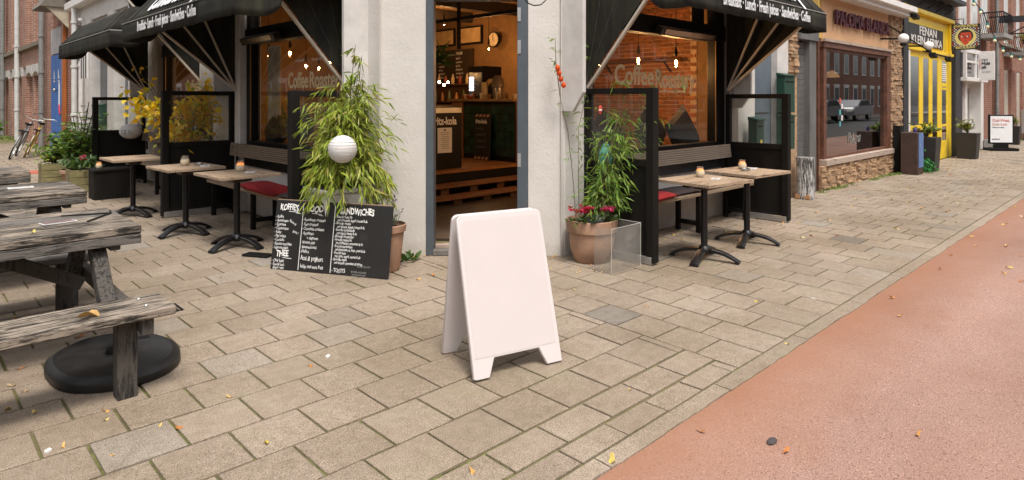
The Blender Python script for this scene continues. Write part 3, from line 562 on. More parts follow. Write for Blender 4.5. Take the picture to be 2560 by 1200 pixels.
# ---------------- awnings ----------------
def awning(label,zt,W,D,ov0,ov1,txt):
    """local frame: x along the shop front from the end nearest the door, y outwards, z up; mounted at y=0"""
    t=thing('awning',label,'awning',(0,0,0),'black basket awnings over the cafe windows')
    a,b=-ov0,W+ov1; zb=zt-.22; zu=zt+.34; du=D-.28; n=14
    m=MB(); vs=[]
    # sloped front, flat top, side slopes -- sagging cloth sheets with thickness
    def grid(P00,P10,P01,P11,nu,nv,sag,mi=0):
        P00,P10,P01,P11=map(Vector,(P00,P10,P01,P11)); nn=(P10-P00).cross(P01-P00).normalized(); v=[]
        for i in range(nu+1):
            for j in range(nv+1):
                u,w_=i/nu,j/nv; p=P00*(1-u)*(1-w_)+P10*u*(1-w_)+P01*(1-u)*w_+P11*u*w_
                v.append(p-nn*sag*math.sin(math.pi*u*3)**2*math.sin(math.pi*w_))
        m.add(v,[(i*(nv+1)+j,(i+1)*(nv+1)+j,(i+1)*(nv+1)+j+1,i*(nv+1)+j+1) for i in range(nu) for j in range(nv)],mi)
    grid((a,D,zt),(b,D,zt),(a+.12,du,zu),(b-.12,du,zu),12,4,.008)
    grid((a+.12,du,zu),(b-.12,du,zu),(a+.12,0,zu+.06),(b-.12,0,zu+.06),12,3,.02)
    for e,s_ in ((a,1),(b,-1)):
        grid((e,D-.42,zt),(e,D,zt),(e+.12*s_,du-.2,zu),(e+.12*s_,du,zu),3,3,0)
        grid((e,D-.42,zt),(e+.12*s_,du-.2,zu),(e+.10*s_,0,zt+.25),(e+.12*s_,0,zu+.06),3,3,0)
    cl=m.build('canopy',AWN,t,smooth=True)
    md=cl.modifiers.new('t','SOLIDIFY'); md.thickness=.006
    # valance: hangs from the rail, returns round both ends with a rounded lower edge
    m=MB(); pts=[(a,D-.44)]+[(a,D-.44+.055*k) for k in range(1,8)]+[(a+(b-a)*k/26,D) for k in range(27)]+[(b,D-.055*k) for k in range(1,9)]
    v=[]
    for i,(x,y) in enumerate(pts):
        e=min(i,len(pts)-1-i); drop=.22*(1 if e>3 else (.1,.62,.85,.96)[e]); wv=.012*math.sin(i*1.9)+.008*math.sin(i*.7)
        for k in range(4):
            q=k/3; nx,ny=(0,1) if 8<=i<=34 else ((-1,0) if i<8 else (1,0))
            v.append((x+nx*(wv*q),y+ny*(wv*q),zt-drop*q))
    m.add(v,[(4*i+k,4*i+k+1,4*i+5+k,4*i+4+k) for i in range(len(pts)-1) for k in range(3)])
    va=m.build('valance',AWN,t,smooth=True); md=va.modifiers.new('t','SOLIDIFY'); md.thickness=.004
    m=MB(); m.tube([(a,D-.42,zt),(a,D,zt),(b,D,zt),(b,D-.42,zt)],.007,6); m.build('piping',M('grey_piping',(.30,.29,.27),.8),t)
    m=MB()
    for x in (a+.35,b-.35): m.tube([(x,D+.003,zt+.005),(x,du+.003,zu+.004)],.004,4)
    m.build('seam',BLK,t)
    # ribs: near side one pale arm, far side fan of three
    p0=(-.02,-.02,1.60)
    for k,(x,e,w_) in enumerate(((0,(0,D-.22,1.62+1.13*(D-.22)),.035),(W-.12,(W-.12,D-.16,1.60+.82*(D-.2)),.032),(W-.12,(W-.12,.72,1.60+1.2*.72),.028),(W-.12,(W-.12,.44,1.60+2.1*.44),.028))):
        MB().beam((x,.03,1.61),e,w_,w_*.8).build('rib',BEI,t,bevel=.003)
    MB().beam((0,du,zu-.03),(W-.12,du,zu-.03),.03,.03).build('rail',BEI,t); MB().beam((0,D-.03,zt-.03),(W,D-.03,zt-.03),.03,.03).build('rail',BEI,t)
    # side cloth between wall and first rib
    z1=1.62+1.13*(D-.22)
    for q_ in ([(-.012,.0,1.62),(-.012,D-.24,z1+.02),(-.012,du,zu),(-.012,0,zu)],[(W-.09,.0,1.60),(W-.09,D-.16,1.6+.82*(D-.2)),(W-.09,du,zu),(W-.09,0,zu)]):
        sc_=MB().add(q_,[(0,1,2,3)]).build('side_cloth',AWN,t); md=sc_.modifiers.new('t','SOLIDIFY'); md.thickness=.004
    for k in (.3,.62): MB().tube([(-.018,.02,1.66),(-.018,du*k,zu-.02)],.003,4).build('seam',M('seam_grey',(.06,.055,.05),.9),t)
    # white cheek boards that carry the pivots
    for x in (-.36,W+.05):
        MB().prism([(0,1.62),(0,1.38),(.14,1.38),(.27,1.56),(.27,3.5),(0,3.5)],(x,-.01,0),(0,1,0),(0,0,1),(1,0,0),.045).build('cheek_board',WHTG,t,bevel=.004)
    if txt: return t,(a,b,D,zt,zb,du,zu)
    return t,(a,b,D,zt,zb,du,zu)
def place_awn(t,kind,u):
    if kind=='x': t.matrix_world=Matrix(((1,0,0,u),(0,-1,0,FY-.02),(0,0,1,0),(0,0,0,1)))
    else: t.matrix_world=Matrix(((0,-1,0,FX),(1,0,0,u),(0,0,1,0),(0,0,0,1)))
def awn_text(t,q,kind):
    a,b,D,zt,zb,du,zu=q; mir=kind=='x'
    # local axes: for 'x' front the local frame is mirrored, so reading direction is +x; for the left front it is -x
    def tx(s,xc,y,z,ud,size,sx,bold):
        cu=text(s,(0,0,0),(1,0,0),(0,1,0),size,PAPER,None,'lettering',sx=sx,bold=bold,align='CENTER',ex=.001)
        ud=Vector(ud).normalized(); 
        for v in cu.data.vertices:
            x_,y_,z_=v.co
            xx=(x_ if mir else -x_); nrm=Vector((1,0,0)).cross(ud); nrm=nrm if nrm.y>0 else -nrm
            v.co=Vector((xc+xx,y,z))+ud*y_+nrm*(z_+.014)
        cu.parent=t
    c=(a+b)/2
    tx('Breakfast · Lunch · Fresh juices · Sandwiches · Coffee',c+(.0 if mir else .05),D+.008,zb+.075,(0,0,1),.155,.60,.0035)
    tx('CoffeeRoastery',c-.02,D-.05,zt+.075,(0,du-D,zu-zt),.50,.60,.016)
W_R=2.95
ar,q=awning('black awning with white lettering over the right cafe window',2.51,W_R,1.17,.03,.10,1); place_awn(ar,'x',4.93); awn_text(ar,q,'x')
al,q=awning('black awning with white lettering over the left cafe window',2.43,3.02,1.28,.35,.28,1); place_awn(al,'y',5.83); awn_text(al,q,'y')
a2,q=awning('plain mould-stained black awning furthest left, without lettering',2.39,3.3,1.33,.25,.0,0); place_awn(a2,'y',9.78)
# ---------------- glazed wind screens ----------------
def screen(kind,u,d0,label,z1=1.6,paint=BLKW,plate=True):
    x,y=(u,FY-d0) if kind=='x' else (FX-d0,u)
    t=thing('wind_screen',label,'wind screen',(x,y,0),'black glazed wind screens between the terraces')
    def B(name,mat,a,b,z0,z1,th=.022,bev=.003):
        m=MB()
        if kind=='x': m.box(u-th,u+th,FY-b,FY-a,z0,z1)
        else: m.box(FX-b,FX-a,u-th,u+th,z0,z1)
        return m.build(name,mat,t,bevel=bev)
    B('post',paint,d0-.08,d0,.02,z1,.045,.004); B('post',paint,.02,.075,.02,z1,.035); B('top_rail',paint,.075,d0-.08,z1-.055,z1,.035)
    B('middle_rail',paint,.075,d0-.08,.88,.945,.03); B('panel',BLKW,.075,d0-.08,.07,.88,.016); B('bottom_rail',paint,.075,d0-.08,.035,.10,.025)
    B('pane',GLD,.075,d0-.08,.945,z1-.055,.003,0)
    if plate: B('foot_plate',SILV,.1,d0-.02,.006,.075,.05,.003)
    return t
screen('x',4.93,.83,'black glazed wind screen right of the terracotta bamboo pot',1.6)
screen('x',7.80,.83,'black glazed wind screen at the far end of the right bench',1.56)
screen('y',5.60,.74,'scuffed black glazed wind screen behind the big bamboo',1.575)
screen('y',8.86,.91,'black glazed wind screen with the yellow vine behind it',1.6)
screen('y',13.1,.84,'furthest left black glazed wind screen beside the flower planters',1.53)
# ---------------- terrace benches, cushions ----------------
def bench(kind,u0,u1,back,slat,label,sd=.38,gap=.02):
    x,y=((u0+u1)/2,FY-.3) if kind=='x' else (FX-.3,(u0+u1)/2)
    t=thing('bench',label,'bench',(x,y,0),'wooden benches against the shop front')
    def B(name,mat,a0,a1,b0,b1,z0,z1,bev=.003):
        m=MB()
        if kind=='x': m.box(a0,a1,FY-b1,FY-b0,z0,z1)
        else: m.box(FX-b1,FX-b0,a0,a1,z0,z1)
        return m.build(name,mat,t,bevel=bev)
    n=7
    for k in range(n):
        z=.755+.024*k; b=.085+.012*(n-k)/n*1.6
        B('back_slat',slat,u0,u1,b,b+.022,z,z+.019,.002)
    B('back_batten',BLK,u0+.1,u0+.14,.06,.085,.6,.91); B('back_batten',BLK,u1-.14,u1-.1,.06,.085,.6,.91)
    B('seat_board',back,u0-.05,u1+.05,.05,.22,.415,.45,.004); B('seat_board',back,u0-.05,u1+.05,.225,.24+.14+gap,.415,.45,.004)
    for a in (u0+.12,(u0+u1)/2+.1,u1-.14):
        for b in (.08,.34): B('leg',BLKW,a,a+.05,b,b+.05,.0,.415,.003)
        B('stretcher',BLKW,a+.008,a+.042,.13,.34,.08,.13)
    return t
bench('x',5.0,7.72,BST,BSR,'long slatted bench under the right cafe window')
bench('y',5.72,8.72,BST,BSL,'long slatted bench under the left cafe window')
bench('y',9.0,12.9,BST,BSL,'slatted bench furthest left behind the yellow vine')
def pillow(c,w_,d,h,mat,label,rot=(0,0,0),grp=None,cat='cushion',nm='seat_cushion',spin=0):
    m=MB(); n=10; vs=[]
    for s_ in (1,-1):
        for i in range(n+1):
            for j in range(n+1):
                u,v=i/n*2-1,j/n*2-1; e=(1-u**6)*(1-v**6); pin=1-.10*(abs(u*v)**.1)*(1-max(abs(u),abs(v))**1)*0
                k=1-.09*(1-abs(u)**2)*(abs(v)>.98)-.0; k2=1-.09*(1-abs(v)**2)*(abs(u)>.98)
                vs.append((u*w_/2*k2,v*d/2*k,s_*h/2*max(0,e)**.5*(1-.25*(u*u+v*v)/2)+.006*noise.noise(Vector((u*2+c[0]*5,v*2+c[1]*3,s_)))))
    N=(n+1)**2; cs,sn=math.cos(spin),math.sin(spin); vs=[(x*cs-y*sn,x*sn+y*cs,z) for x,y,z in vs]
    for o in (0,N): m.add([],[]); 
    fs=[(o+i*(n+1)+j,o+(i+1)*(n+1)+j,o+(i+1)*(n+1)+j+1,o+i*(n+1)+j+1) for o in (0,N) for i in range(n) for j in range(n)]
    m.add(vs,fs); ob=m.build(nm,mat,None,smooth=True,local=True); ob.location=c; ob.rotation_euler=rot; tag(ob,label,cat,grp); return ob
G1='thin seat cushions on the terrace benches'
pillow((5.60,3.78,.485),.75,.36,.075,CUR,'bright red seat cushion at the near end of the right bench',(0,0,.1),G1)
pillow((6.30,3.84,.478),.55,.34,.05,CUG,'flat dark grey seat cushion in the middle of the right bench',(0,0,-.05),G1)
pillow((6.98,3.86,.478),.6,.34,.05,CUG,'dark red-edged flat cushion behind the further right table',(0,0,.03),G1)
pillow((3.04,7.10,.49),.36,.85,.085,CUR,'bright red seat cushion at the near end of the left bench',(.05,0,.08),G1)
pillow((3.08,6.36,.478),.34,.55,.05,CUG,'flat dark cushion beside the red one on the left bench',(0,0,0),G1)
pillow((3.08,5.86,.482),.32,.4,.06,CUG,'dark folded cushion next to the scuffed wind screen',(0,.05,.3),G1)
pillow((3.05,9.75,.482),.34,.8,.07,CUR,'red seat cushion on the furthest left bench',(0,0,0),G1)
G2='dark cushions standing in the shop windows'
def dc(ax,u,z,lab,s_=.5,r_=.785):
    if ax=='x': pillow((u,FY+.28,z),s_,s_,.16,CUB,lab,(rad(78),0,0),G2,nm='window_cushion',spin=r_)
    else: pillow((FX+.30,u,z),s_,s_,.16,CUB,lab,(rad(78),0,rad(-90)),G2,nm='window_cushion',spin=r_)
dc('x',7.22,1.06,'rightmost dark cushion in the right cafe window',.56,.5); dc('x',6.50,1.10,'pointed dark cushion in the middle of the right cafe window',.48); dc('x',5.66,1.08,'dark cushion behind the near wind screen in the right window',.5,.9)
dc('y',8.22,1.08,'leftmost dark cushion in the left cafe window',.48); dc('y',7.55,1.08,'second dark cushion from the left in the left cafe window',.48); dc('y',6.55,1.06,'dark cushion behind the scuffed wind screen',.5)
dc('y',10.55,1.08,'right dark cushion behind the yellow vine',.5); dc('y',11.3,1.08,'left dark cushion behind the yellow vine',.5)
ft=thing('window_floor','inner window bench carrying the cushions in the right window','window seat',(6.4,FY+.5,.8)); MB().box(5.0,7.8,FY+.13,FY+.62,.72,.80).build('board',DKW,ft); MB().box(5.0,7.8,FY+.14,FY+.6,.02,.72).build('front',BLK,ft)
ft=thing('window_floor','inner window bench carrying the cushions in the left window','window seat',(FX+.5,7.2,.8)); MB().box(FX+.13,FX+.62,5.75,12.2,.72,.80).build('board',DKW,ft); MB().box(FX+.14,FX+.6,5.75,12.2,.02,.72).build('front',BLK,ft)
# ---------------- cafe tables ----------------
def cafe_table(label,ctr,rz,tw=.68,td=.60,scuff=True):
    t=thing('cafe_table',label,'table',(0,0,0),'small square terrace tables on cast iron feet')
    n=5
    for k in range(n):
        y0=-td/2+td*k/n; MB().box(-tw/2+R.uniform(-.004,.004),tw/2+R.uniform(-.004,.004),y0+.0012,y0+td/n-.0012,.722,.75+R.uniform(-.0008,.0008)).build('plank',TWD,t,bevel=.002)
    MB().box(-tw/2+.06,tw/2-.06,-.03,.03,.695,.721).build('bearer',BLK,t); MB().box(-.07,.07,-.07,.07,.66,.695).build('mount',M('rusty_mount',(.10,.08,.06),.5,.5),t,bevel=.004)
    MB().lathe([(.033,.06),(.031,.1),(.031,.67)],(0,0,0),16).build('column',METB,t,smooth=True)
    MB().lathe([(.05,.075),(.058,.095),(.045,.125),(.034,.135)],(0,0,0),16).build('hub',METB,t,smooth=True)
    for k in range(4):
        a=math.pi/2*k+rad(20); m=MB(); vs=[]; n=9
        for i in range(n+1):
            q=i/n; r=.03+.29*q; z=.112-.085*q**2.2; wd=.028+.012*q; th=.034-.01*q
            cx,cy=r*math.cos(a),r*math.sin(a); ox,oy=-math.sin(a),math.cos(a)
            vs+=[(cx-ox*wd,cy-oy*wd,z-th),(cx+ox*wd,cy+oy*wd,z-th),(cx+ox*wd,cy+oy*wd,z-.006),(cx+ox*wd*.35,cy+oy*wd*.35,z+.003),(cx-ox*wd*.35,cy-oy*wd*.35,z+.003),(cx-ox*wd,cy-oy*wd,z-.006)]
        m.add(vs,[(6*i+k2,6*i+(k2+1)%6,6*i+6+(k2+1)%6,6*i+6+k2) for i in range(n) for k2 in range(6)]+[(5,4,3,2,1,0),tuple(6*n+k2 for k2 in range(6))])
        f=m.build('foot',METB,t,smooth=True); MB().lathe([(.018,0),(.022,.006),(.022,.012)],(.30*math.cos(a),.30*math.sin(a),0),8).build('glide',BLK,f)
        mm=MB(); mm.tube([((.08+.02*i)*math.cos(a)-.03*math.sin(a)*-1*.9,(.08+.02*i)*math.sin(a)+.03*math.cos(a)*-1*.9,.108-.085*((.05+.02*i)/.29)**2.2) for i in range(12)],.0022,4); mm.build('worn_edge',M('bare_metal',(.5,.49,.47),.4,.6),f)
    t.location=(*ctr,0); t.rotation_euler=(0,0,rz); return t
tb=cafe_table('worn wooden terrace table nearest the right wind screen',(5.44,3.05),rad(-30)*0-.12)
t2=dup(tb,(6.40,3.10,0),-.08,'worn wooden terrace table with ashtray, further of the two on the right')
t3=dup(tb,(2.50,6.60,0),rad(90)+.04,'worn wooden terrace table closest to the menu chalkboard')
t4=dup(tb,(2.34,7.66,0),rad(90)+.06,'middle of the three left terrace tables, before the yellow vine')
t5=dup(tb,(2.20,9.26,0),rad(90)+.02,'terrace table furthest left beside the black side table')
def jar(x,y,z,label,mat2=None,s_=1.):
    t=thing('candle_jar',label,'candle jar',(x,y,z),'glass candle jars on the terrace tables')
    MB().lathe([(r*s_,h*s_) for r,h in [(.034,.002),(.043,.02),(.044,.04),(.038,.062),(.028,.078),(.029,.092),(.031,.094)]],(x,y,z),18,capt=False).build('glass',JAR,t,smooth=True)
    MB().lathe([(r*s_,h*s_) for r,h in [(.030,.004),(.038,.02),(.039,.038),(.034,.055)]],(x,y,z),16).build('wax',WAX,t,smooth=True)
    if mat2: MB().lathe([(r*s_,h*s_) for r,h in [(.034,.056),(.028,.064),(.026,.074)]],(x,y,z),14,capt=False).build('glowing_rim',mat2,t,smooth=True)
    return t
jar(5.56,3.16,.751,'candle jar on the nearer right table',AMB,1.05); jar(6.50,3.20,.751,'orange glowing candle jar beside the ashtray on the further right table',AMB,1.05)
jar(2.58,6.72,.751,'orange glowing candle jar on the table nearest the menu chalkboard',AMB,1.15); jar(2.36,7.75,.751,'pale frosted candle jar on the middle left table',None,1.15); jar(2.22,11.25,.452,'orange candle jar on the black side table',AMB,1.1)
def ashtray(x,y,z,label):
    t=thing('ashtray',label,'ashtray',(x,y,z)); MB().lathe([(.045,0),(.048,.006),(.048,.024),(.044,.026),(.038,.01),(.0,.008)],(x,y,z),16,capt=False).build('bowl',SILV,t,smooth=True)
    m=MB()
    for k in range(3): a=k*2.1; m.box(x+.04*math.cos(a)-.006,x+.05*math.cos(a)+.006,y+.04*math.sin(a)-.006,y+.05*math.sin(a)+.006,z+.018,z+.028)
    m.build('notch',BLK,t)
ashtray(6.37,3.10,.751,'small metal ashtray left of the jar on the further right table'); ashtray(2.46,7.62,.751,'small metal ashtray beside the frosted jar')
def card(x,y,z,rz,label,w_=.15,h=.09,dark=False):
    t=thing('menu_card',label,'card',(x,y,z)); o=MB().obox((x,y,z+.003),(math.cos(rz),math.sin(rz),0),(-math.sin(rz),math.cos(rz),0),(0,0,1),w_/2,h/2,.0025).build('card',PAPER,t)
    m=MB(); m.obox((x,y,z+.006),(math.cos(rz),math.sin(rz),0),(-math.sin(rz),math.cos(rz),0),(0,0,1),w_/2*(.94 if dark else .8),h/2*(.9 if dark else .7),.0006).build('print',M('card_print',(.16,.10,.09),.5) if dark else M('card_print_light',(.45,.43,.41),.6),t)
card(5.53,2.98,.751,.3,'flat pale card beside the jar on the nearer right table',.14,.07); card(6.62,3.15,.751,.3,'flat pale card at the right of the further right table'); card(2.62,6.55,.751,1.,'flat card right of the jar on the table nearest the chalkboard'); card(2.50,7.52,.751,1.2,'flat card right of the ashtray on the middle left table')
# black side table
s=thing('side_table','plain black box side table with a jar on it, far left','side table',(2.35,11.25,0)); MB().box(2.10,2.62,11.02,11.45,.42,.45).build('top',BLKW,s,bevel=.003); MB().box(2.13,2.6,11.04,11.07,.0,.42).build('side',BLKW,s); MB().box(2.12,2.15,11.07,11.43,.0,.42).build('side',BLKW,s); MB().box(2.57,2.6,11.07,11.43,0,.42).build('side',BLKW,s)
# ---------------- white A-board ----------------
a=rad(-44)+math.atan2(.27,.486)  # heading of the panel edge
ab=thing('a_board','blank white folding A-board standing on the paving in front of the door','sandwich board',(0,0,0))
Wd,H,rg,sp_=.572,.832,.235,.405
def panel(yb,yt,name,sgn):
    ax=Vector((1,0,0)); up=Vector((0,yt-yb,H)); L=up.length; up/=L; n=ax.cross(up); out=-n if sgn<0 else n
    r=.035; pts=[]
    inset=.012
    def arc(cx,cy,a0,a1,rr): return [(cx+rr*math.cos(a0+(a1-a0)*k/5),cy+rr*math.sin(a0+(a1-a0)*k/5)) for k in range(6)]
    pts+=arc(-Wd/2+.022,.022,-math.pi/2*1.0,-math.pi,.022)[::-1]
    pts=[( -Wd/2+.01,.006),(-Wd/2+.03,0),(-Wd/2+.105,0),(-Wd/2+.145,.095),(Wd/2-.145,.095),(Wd/2-.105,0),(Wd/2-.03,0),(Wd/2-.005,.0)]
    pts+=arc(Wd/2-inset-r,L-r,0,math.pi/2,r)+arc(-Wd/2+inset+r,L-r,math.pi/2,math.pi,r)
    p=MB().prism(pts,(0,yb,0),ax,up,out,.022).build(name,WHTB,ab,bevel=.003,smooth=True)
    q=[(-Wd/2+.03,.105),(Wd/2-.03,.105)]+arc(Wd/2-inset-.02-r,L-.03-r,0,math.pi/2,r)+arc(-Wd/2+inset+.02+r,L-.03-r,math.pi/2,math.pi,r)
    MB().prism(q,Vector((0,yb,0))+out*.022,ax,up,out,.0015).build('insert',M('poster_insert_white',(.57,.515,.50),.45,var=.02,bs=.01),p)
    return p
panel(0,rg,'front_panel',1); panel(sp_,rg+.028,'rear_panel',-1)
for x in (-.2,.2): MB().tube([(x-.03,rg+.014,H-.012),(x+.03,rg+.014,H-.012)],.008,8).build('hinge',WHT,ab)
cmid=(-.212+.486/2,3.39+.27/2)
ab.location=(cmid[0]*math.cos(A)+cmid[1]*math.sin(A),-cmid[0]*math.sin(A)+cmid[1]*math.cos(A),.004); ab.rotation_euler=(0,0,math.atan2(.27,.486)-rad(44)+0)
# camera frame +x is world (cos44,-sin44): heading = that rotated by the panel's own angle
# ---------------- chalkboard menu ----------------
p0=Vector((2.385,5.545,0)); p1=Vector((2.945,4.53,0)); rd=(p1-p0).normalized(); nb=Vector((-rd.y,rd.x,0)); nb=nb if nb.x>0 else -nb  # nb points away from the viewer
L=(p1-p0).length; up=(Vector((0,0,1))+nb*.16).normalized(); Hb=.605
cb=thing('menu_chalkboard','black menu chalkboard handwritten in white, leaning before the big bamboo','chalkboard',tuple((p0+p1)/2))
bd=MB().prism([(0,.0),(L,-.0),(L,Hb-.006),(0,Hb)],p0,rd,up,nb,.018).build('board',CHK,cb,bevel=.006)
MB().prism([(.01,Hb),(L-.01,Hb-.006),(L-.01,Hb-.001),(.01,Hb+.005)],p0+nb*.004,rd,up,nb,.011).build('top_edge',M('bare_board_edge',(.30,.20,.13),.8),bd)
fo=-rd.cross(up)*0
def cw(s_,x,y,size,sx=.8,bold=.0,mat=CHW,rot=0.,wob=.0028):
    size*=.92 if size<.07 else 1
    r2=(rd*math.cos(rot)+up*math.sin(rot)); u2=(up*math.cos(rot)-rd*math.sin(rot)); return text(s_,p0+rd*x+up*y-nb*.0012,r2,u2,size,mat,cb,sx=sx,bold=bold,wob=wob*size/.05,rnd_=R.uniform(0,9),ex=.0005)
for x in (.285,.605): MB().prism([(x,.012),(x+.005,.012),(x+.003,Hb-.02),(x-.002,Hb-.02)],p0-nb*.0015,rd,up,nb,.001).build('rule',CHW,cb)
def ul(x0,x1,y,d=-.004): MB().prism([(x0,y),(x1,y+d),(x1,y+d+.004),(x0,y+.004)],p0-nb*.0015,rd,up,nb,.001).build('underline',CHW,cb)
cw("KOFFIE'S",.05,.52,.075,.66,.002); ul(.14,.245,.507); ul(.215,.26,.497)
for k,s_ in enumerate(('- Koffie','- Americano','- Espresso','- Cappuccino','- Latte','- Flat white','- Cortado','- Espresso macchiato','- Latte macchiato')): cw(s_,.012,.448-.0335*k,.040,.72 if len(s_)<16 else .6)
cw('kleine of',.155,.425,.034,.7,rot=-.55); cw('grote !',.20,.335,.034,.7,rot=-.45)
cw('THEE',.05,.118,.075,.72,.002); ul(.12,.21,.105); cw('- Chai latte',.012,.068,.042,.72); cw("- Special tea's",.012,.036,.038,.7); cw('ginger / mint',.03,.010,.034,.7)
cw('FOOD',.325,.515,.085,.68,.002); ul(.38,.475,.50); ul(.45,.49,.488)
for k,s_ in enumerate(('- Roomboter croissant','- Kaas croissant','- Chocolade croissant','- Appeltaart','        + slagroom','- Wortel cake','- Bananenbrood',"- Muffin's")): cw(s_,.292,.435-.039*k,.041,.66)
cw('Acai & yoghurt',.30,.10,.062,.66); cw('bakje met vers fruit',.305,.035,.048,.66)
cw('SANDWICHES',.66,.512,.078,.66,.002)
for k,s_ in enumerate(('- Broodje hete kip','    met parmezaan, augurk, tomaat & sla','- Broodje omelet','    met spinazie, augurk, tomaat & sla','- Broodje tonijnsalade','    met augurk, tomaat & sla','- Broodje vleesburger','- Broodje carpaccio','    met truffelmayo, parmezaan & sla','- Broodje parmezaan','    met parmezaan, ei, mayo, pesto & sla','- Broodje kaas','    met pesto, augurk, tomaat & sla','- Broodje vegan','    met avocado, parmezaan & tomaat')): cw(s_,.618,.478-.0275*k,.036,.66 if s_[0]=='-' else .58)
cw("- TOSTI'S",.618,.022,.052,.7); cw('· Broodje mozzarella',.80,.030,.032,.62,mat=CHG); cw('met tomaat & pesto',.82,.008,.028,.62,mat=CHG); cw('Broodje hummus',.86,.078,.032,.62,mat=CHG)
# ---------------- picnic tables ----------------
def picnic(label):
    t=thing('picnic_table',label,'picnic table',(0,0,0),'old black picnic tables with attached benches'); Lx=1.9
    def B(name,mat,x0,x1,y0,y1,z0,z1,bev=.004):
        o=MB().box(x0,x1,y0,y1,z0,z1).build(name,mat,t,bevel=bev); return o
    for k in range(5):
        y0=-.43+.172*k; B('top_plank',PWD if k<2 else (PWD if k!=3 else PWD2),-Lx+R.uniform(-.01,.0),R.uniform(-.012,.0),y0+.003,y0+.169,.715+(0.002 if k%2 else 0),.762+(.002 if k%2 else 0),.006)
    B('top_edge',PWD2,-Lx,-.01,-.428,-.40,.66,.713)
    for y0,y1 in ((-1.09,-.935),(-.93,-.77)): B('bench_plank',PWD,-Lx+.01,-.01+R.uniform(-.006,0),y0,y1,.405,.45,.007)
    for y0,y1 in ((.50,.635),(.64,.78)): B('bench_plank',PWD2,-Lx+.01,-.02,y0,y1,.405,.45,.006)
    for x in (-.21,-1.62):
        B('leg',PWK,x-.045,x+.045,-.985,-.895,0,.402); B('leg',PWK,x-.045,x+.045,.62,.71,0,.402)
        B('cross_beam',PWK,x+.047,x+.10,-1.06,.76,.32,.40); B('top_bearer',PWK,x+.047,x+.10,-.40,.40,.63,.714)
        for y0,y1 in ((-.62,-.24),(.42,.10)):
            MB().beam((x,y0,.30),(x,y1,.712),.085,.075,up=(1,0,0)).build('strut',PWK,t,bevel=.004)
        MB().beam((x-.02,-.02,.38),(x-.60 if x>-1 else x+.6,-.02,.70),.05,.075,up=(0,0,1)).build('brace',PWK,t,bevel=.003)
    for y_ in (-1.0,-.86,.57,.70): MB().lathe([(.011,0),(.011,.004),(.006,.008)],(-.13,y_,.4515),8).build('bolt',SILV,t)
    return t
pa=picnic('nearest flaking picnic table with a leaf on its bench'); pa.location=(1.05,4.62,0); pa['label']='nearest flaking picnic table, at the left edge of the photo'
pb=dup(pa,(1.13,6.52,0),0,'grey picnic table just behind the nearest one'); pc_=dup(pa,(1.0,8.42,0),0,'furthest picnic table, only its corner in view at the left edge')
card(.70,4.60,.766,.15,'dark printed menu card lying on the nearest picnic table',.17,.085,True); card(.75,6.6,.766,0,'pale menu card on the picnic table behind',.17,.09)
s=thing('dark_twig','thin forked black strap lying on the nearest picnic table top','strap',(.93,4.75,.767)); m=MB(); m.beam((.75,4.83,.769),(1.0,4.74,.769),.012,.006).beam((1.0,4.74,.770),(.83,4.50,.770),.012,.006).beam((1.0,4.74,.769),(1.02,4.86,.769),.01,.006); m.build('strap',BLK,s)
# parasol foot: heavy black rounded plastic base with a clipped corner
pf=thing('parasol_foot','heavy black plastic parasol foot lying under the nearest picnic bench','parasol foot',(.92,4.15,0))
cp=[(.600,4.34),(.585,4.10),(.64,3.90),(.80,3.775),(.98,3.765),(1.11,3.84),(1.19,3.99),(1.205,4.20),(1.14,4.39),(1.01,4.52),(.86,4.565),(.72,4.50)]
pts=[]
for i in range(len(cp)):
    P0,P1,P2,P3=[Vector(cp[(i+j-1)%len(cp)]) for j in range(4)]
    for q in (0,.25,.5,.75): pts.append(tuple(.5*((2*P1)+(P2-P0)*q+(2*P0-5*P1+4*P2-P3)*q*q+(3*P1-P0-3*P2+P3)*q**3)))
def ring(s_,z): return [(.90+(x-.90)*s_,4.16+(y-4.16)*s_,z) for x,y in pts]
m=MB(); N_=len(pts); lv=[ring(.985,.0),ring(1.0,.008),ring(1.0,.045),ring(.985,.052),ring(.90,.068),ring(.88,.070),ring(.85,.064),ring(.2,.072)]
m.add([v for l in lv for v in l],[(i*N_+k,i*N_+(k+1)%N_,(i+1)*N_+(k+1)%N_,(i+1)*N_+k) for i in range(len(lv)-1) for k in range(N_)]+[tuple(range(N_))[::-1],tuple(range((len(lv)-1)*N_,len(lv)*N_))])
bd=m.build('base',M('black_hdpe',(.017,.0155,.0145),.5,var=.5,scale=12,spec=.45,fine=120,bs=.08),pf,smooth=True)
MB().box(1.05,1.11,4.28,4.34,.058,.068).build('grip_hole',BLK,pf); MB().lathe([(.05,.070),(.045,.095),(.03,.10)],(.90,4.16,0),14).build('socket',BLK,pf,smooth=True)
pb_=thing('plastic_bag','crumpled white and orange plastic bag under the picnic table','plastic bag',(1.13,4.76,0))
m=MB(); n=14
for j in range(9):
    pass
vs=[];lay=10
for j in range(lay+1):
    for k in range(n):
        q=j/lay; r=.062*(math.sin(math.pi*(.12+.8*q)))**.6*(1+.28*noise.noise(Vector((math.cos(k/n*6.28)*2.2,math.sin(k/n*6.28)*2.2,q*4)))); vs.append((1.10+r*math.cos(k/n*6.283),4.72+r*math.sin(k/n*6.283),.002+.17*q))
m.add(vs,[(j*n+k,j*n+(k+1)%n,(j+1)*n+(k+1)%n,(j+1)*n+k) for j in range(lay) for k in range(n)],0)
m.m=[1 if (j in(4,5) and k<9) or (j==7 and k%3==0) else 0 for j in range(lay) for k in range(n)]
m.build('film',[M('bag_white',(.72,.70,.70),.35),M('bag_orange',(.75,.17,.04),.35)],pb_)
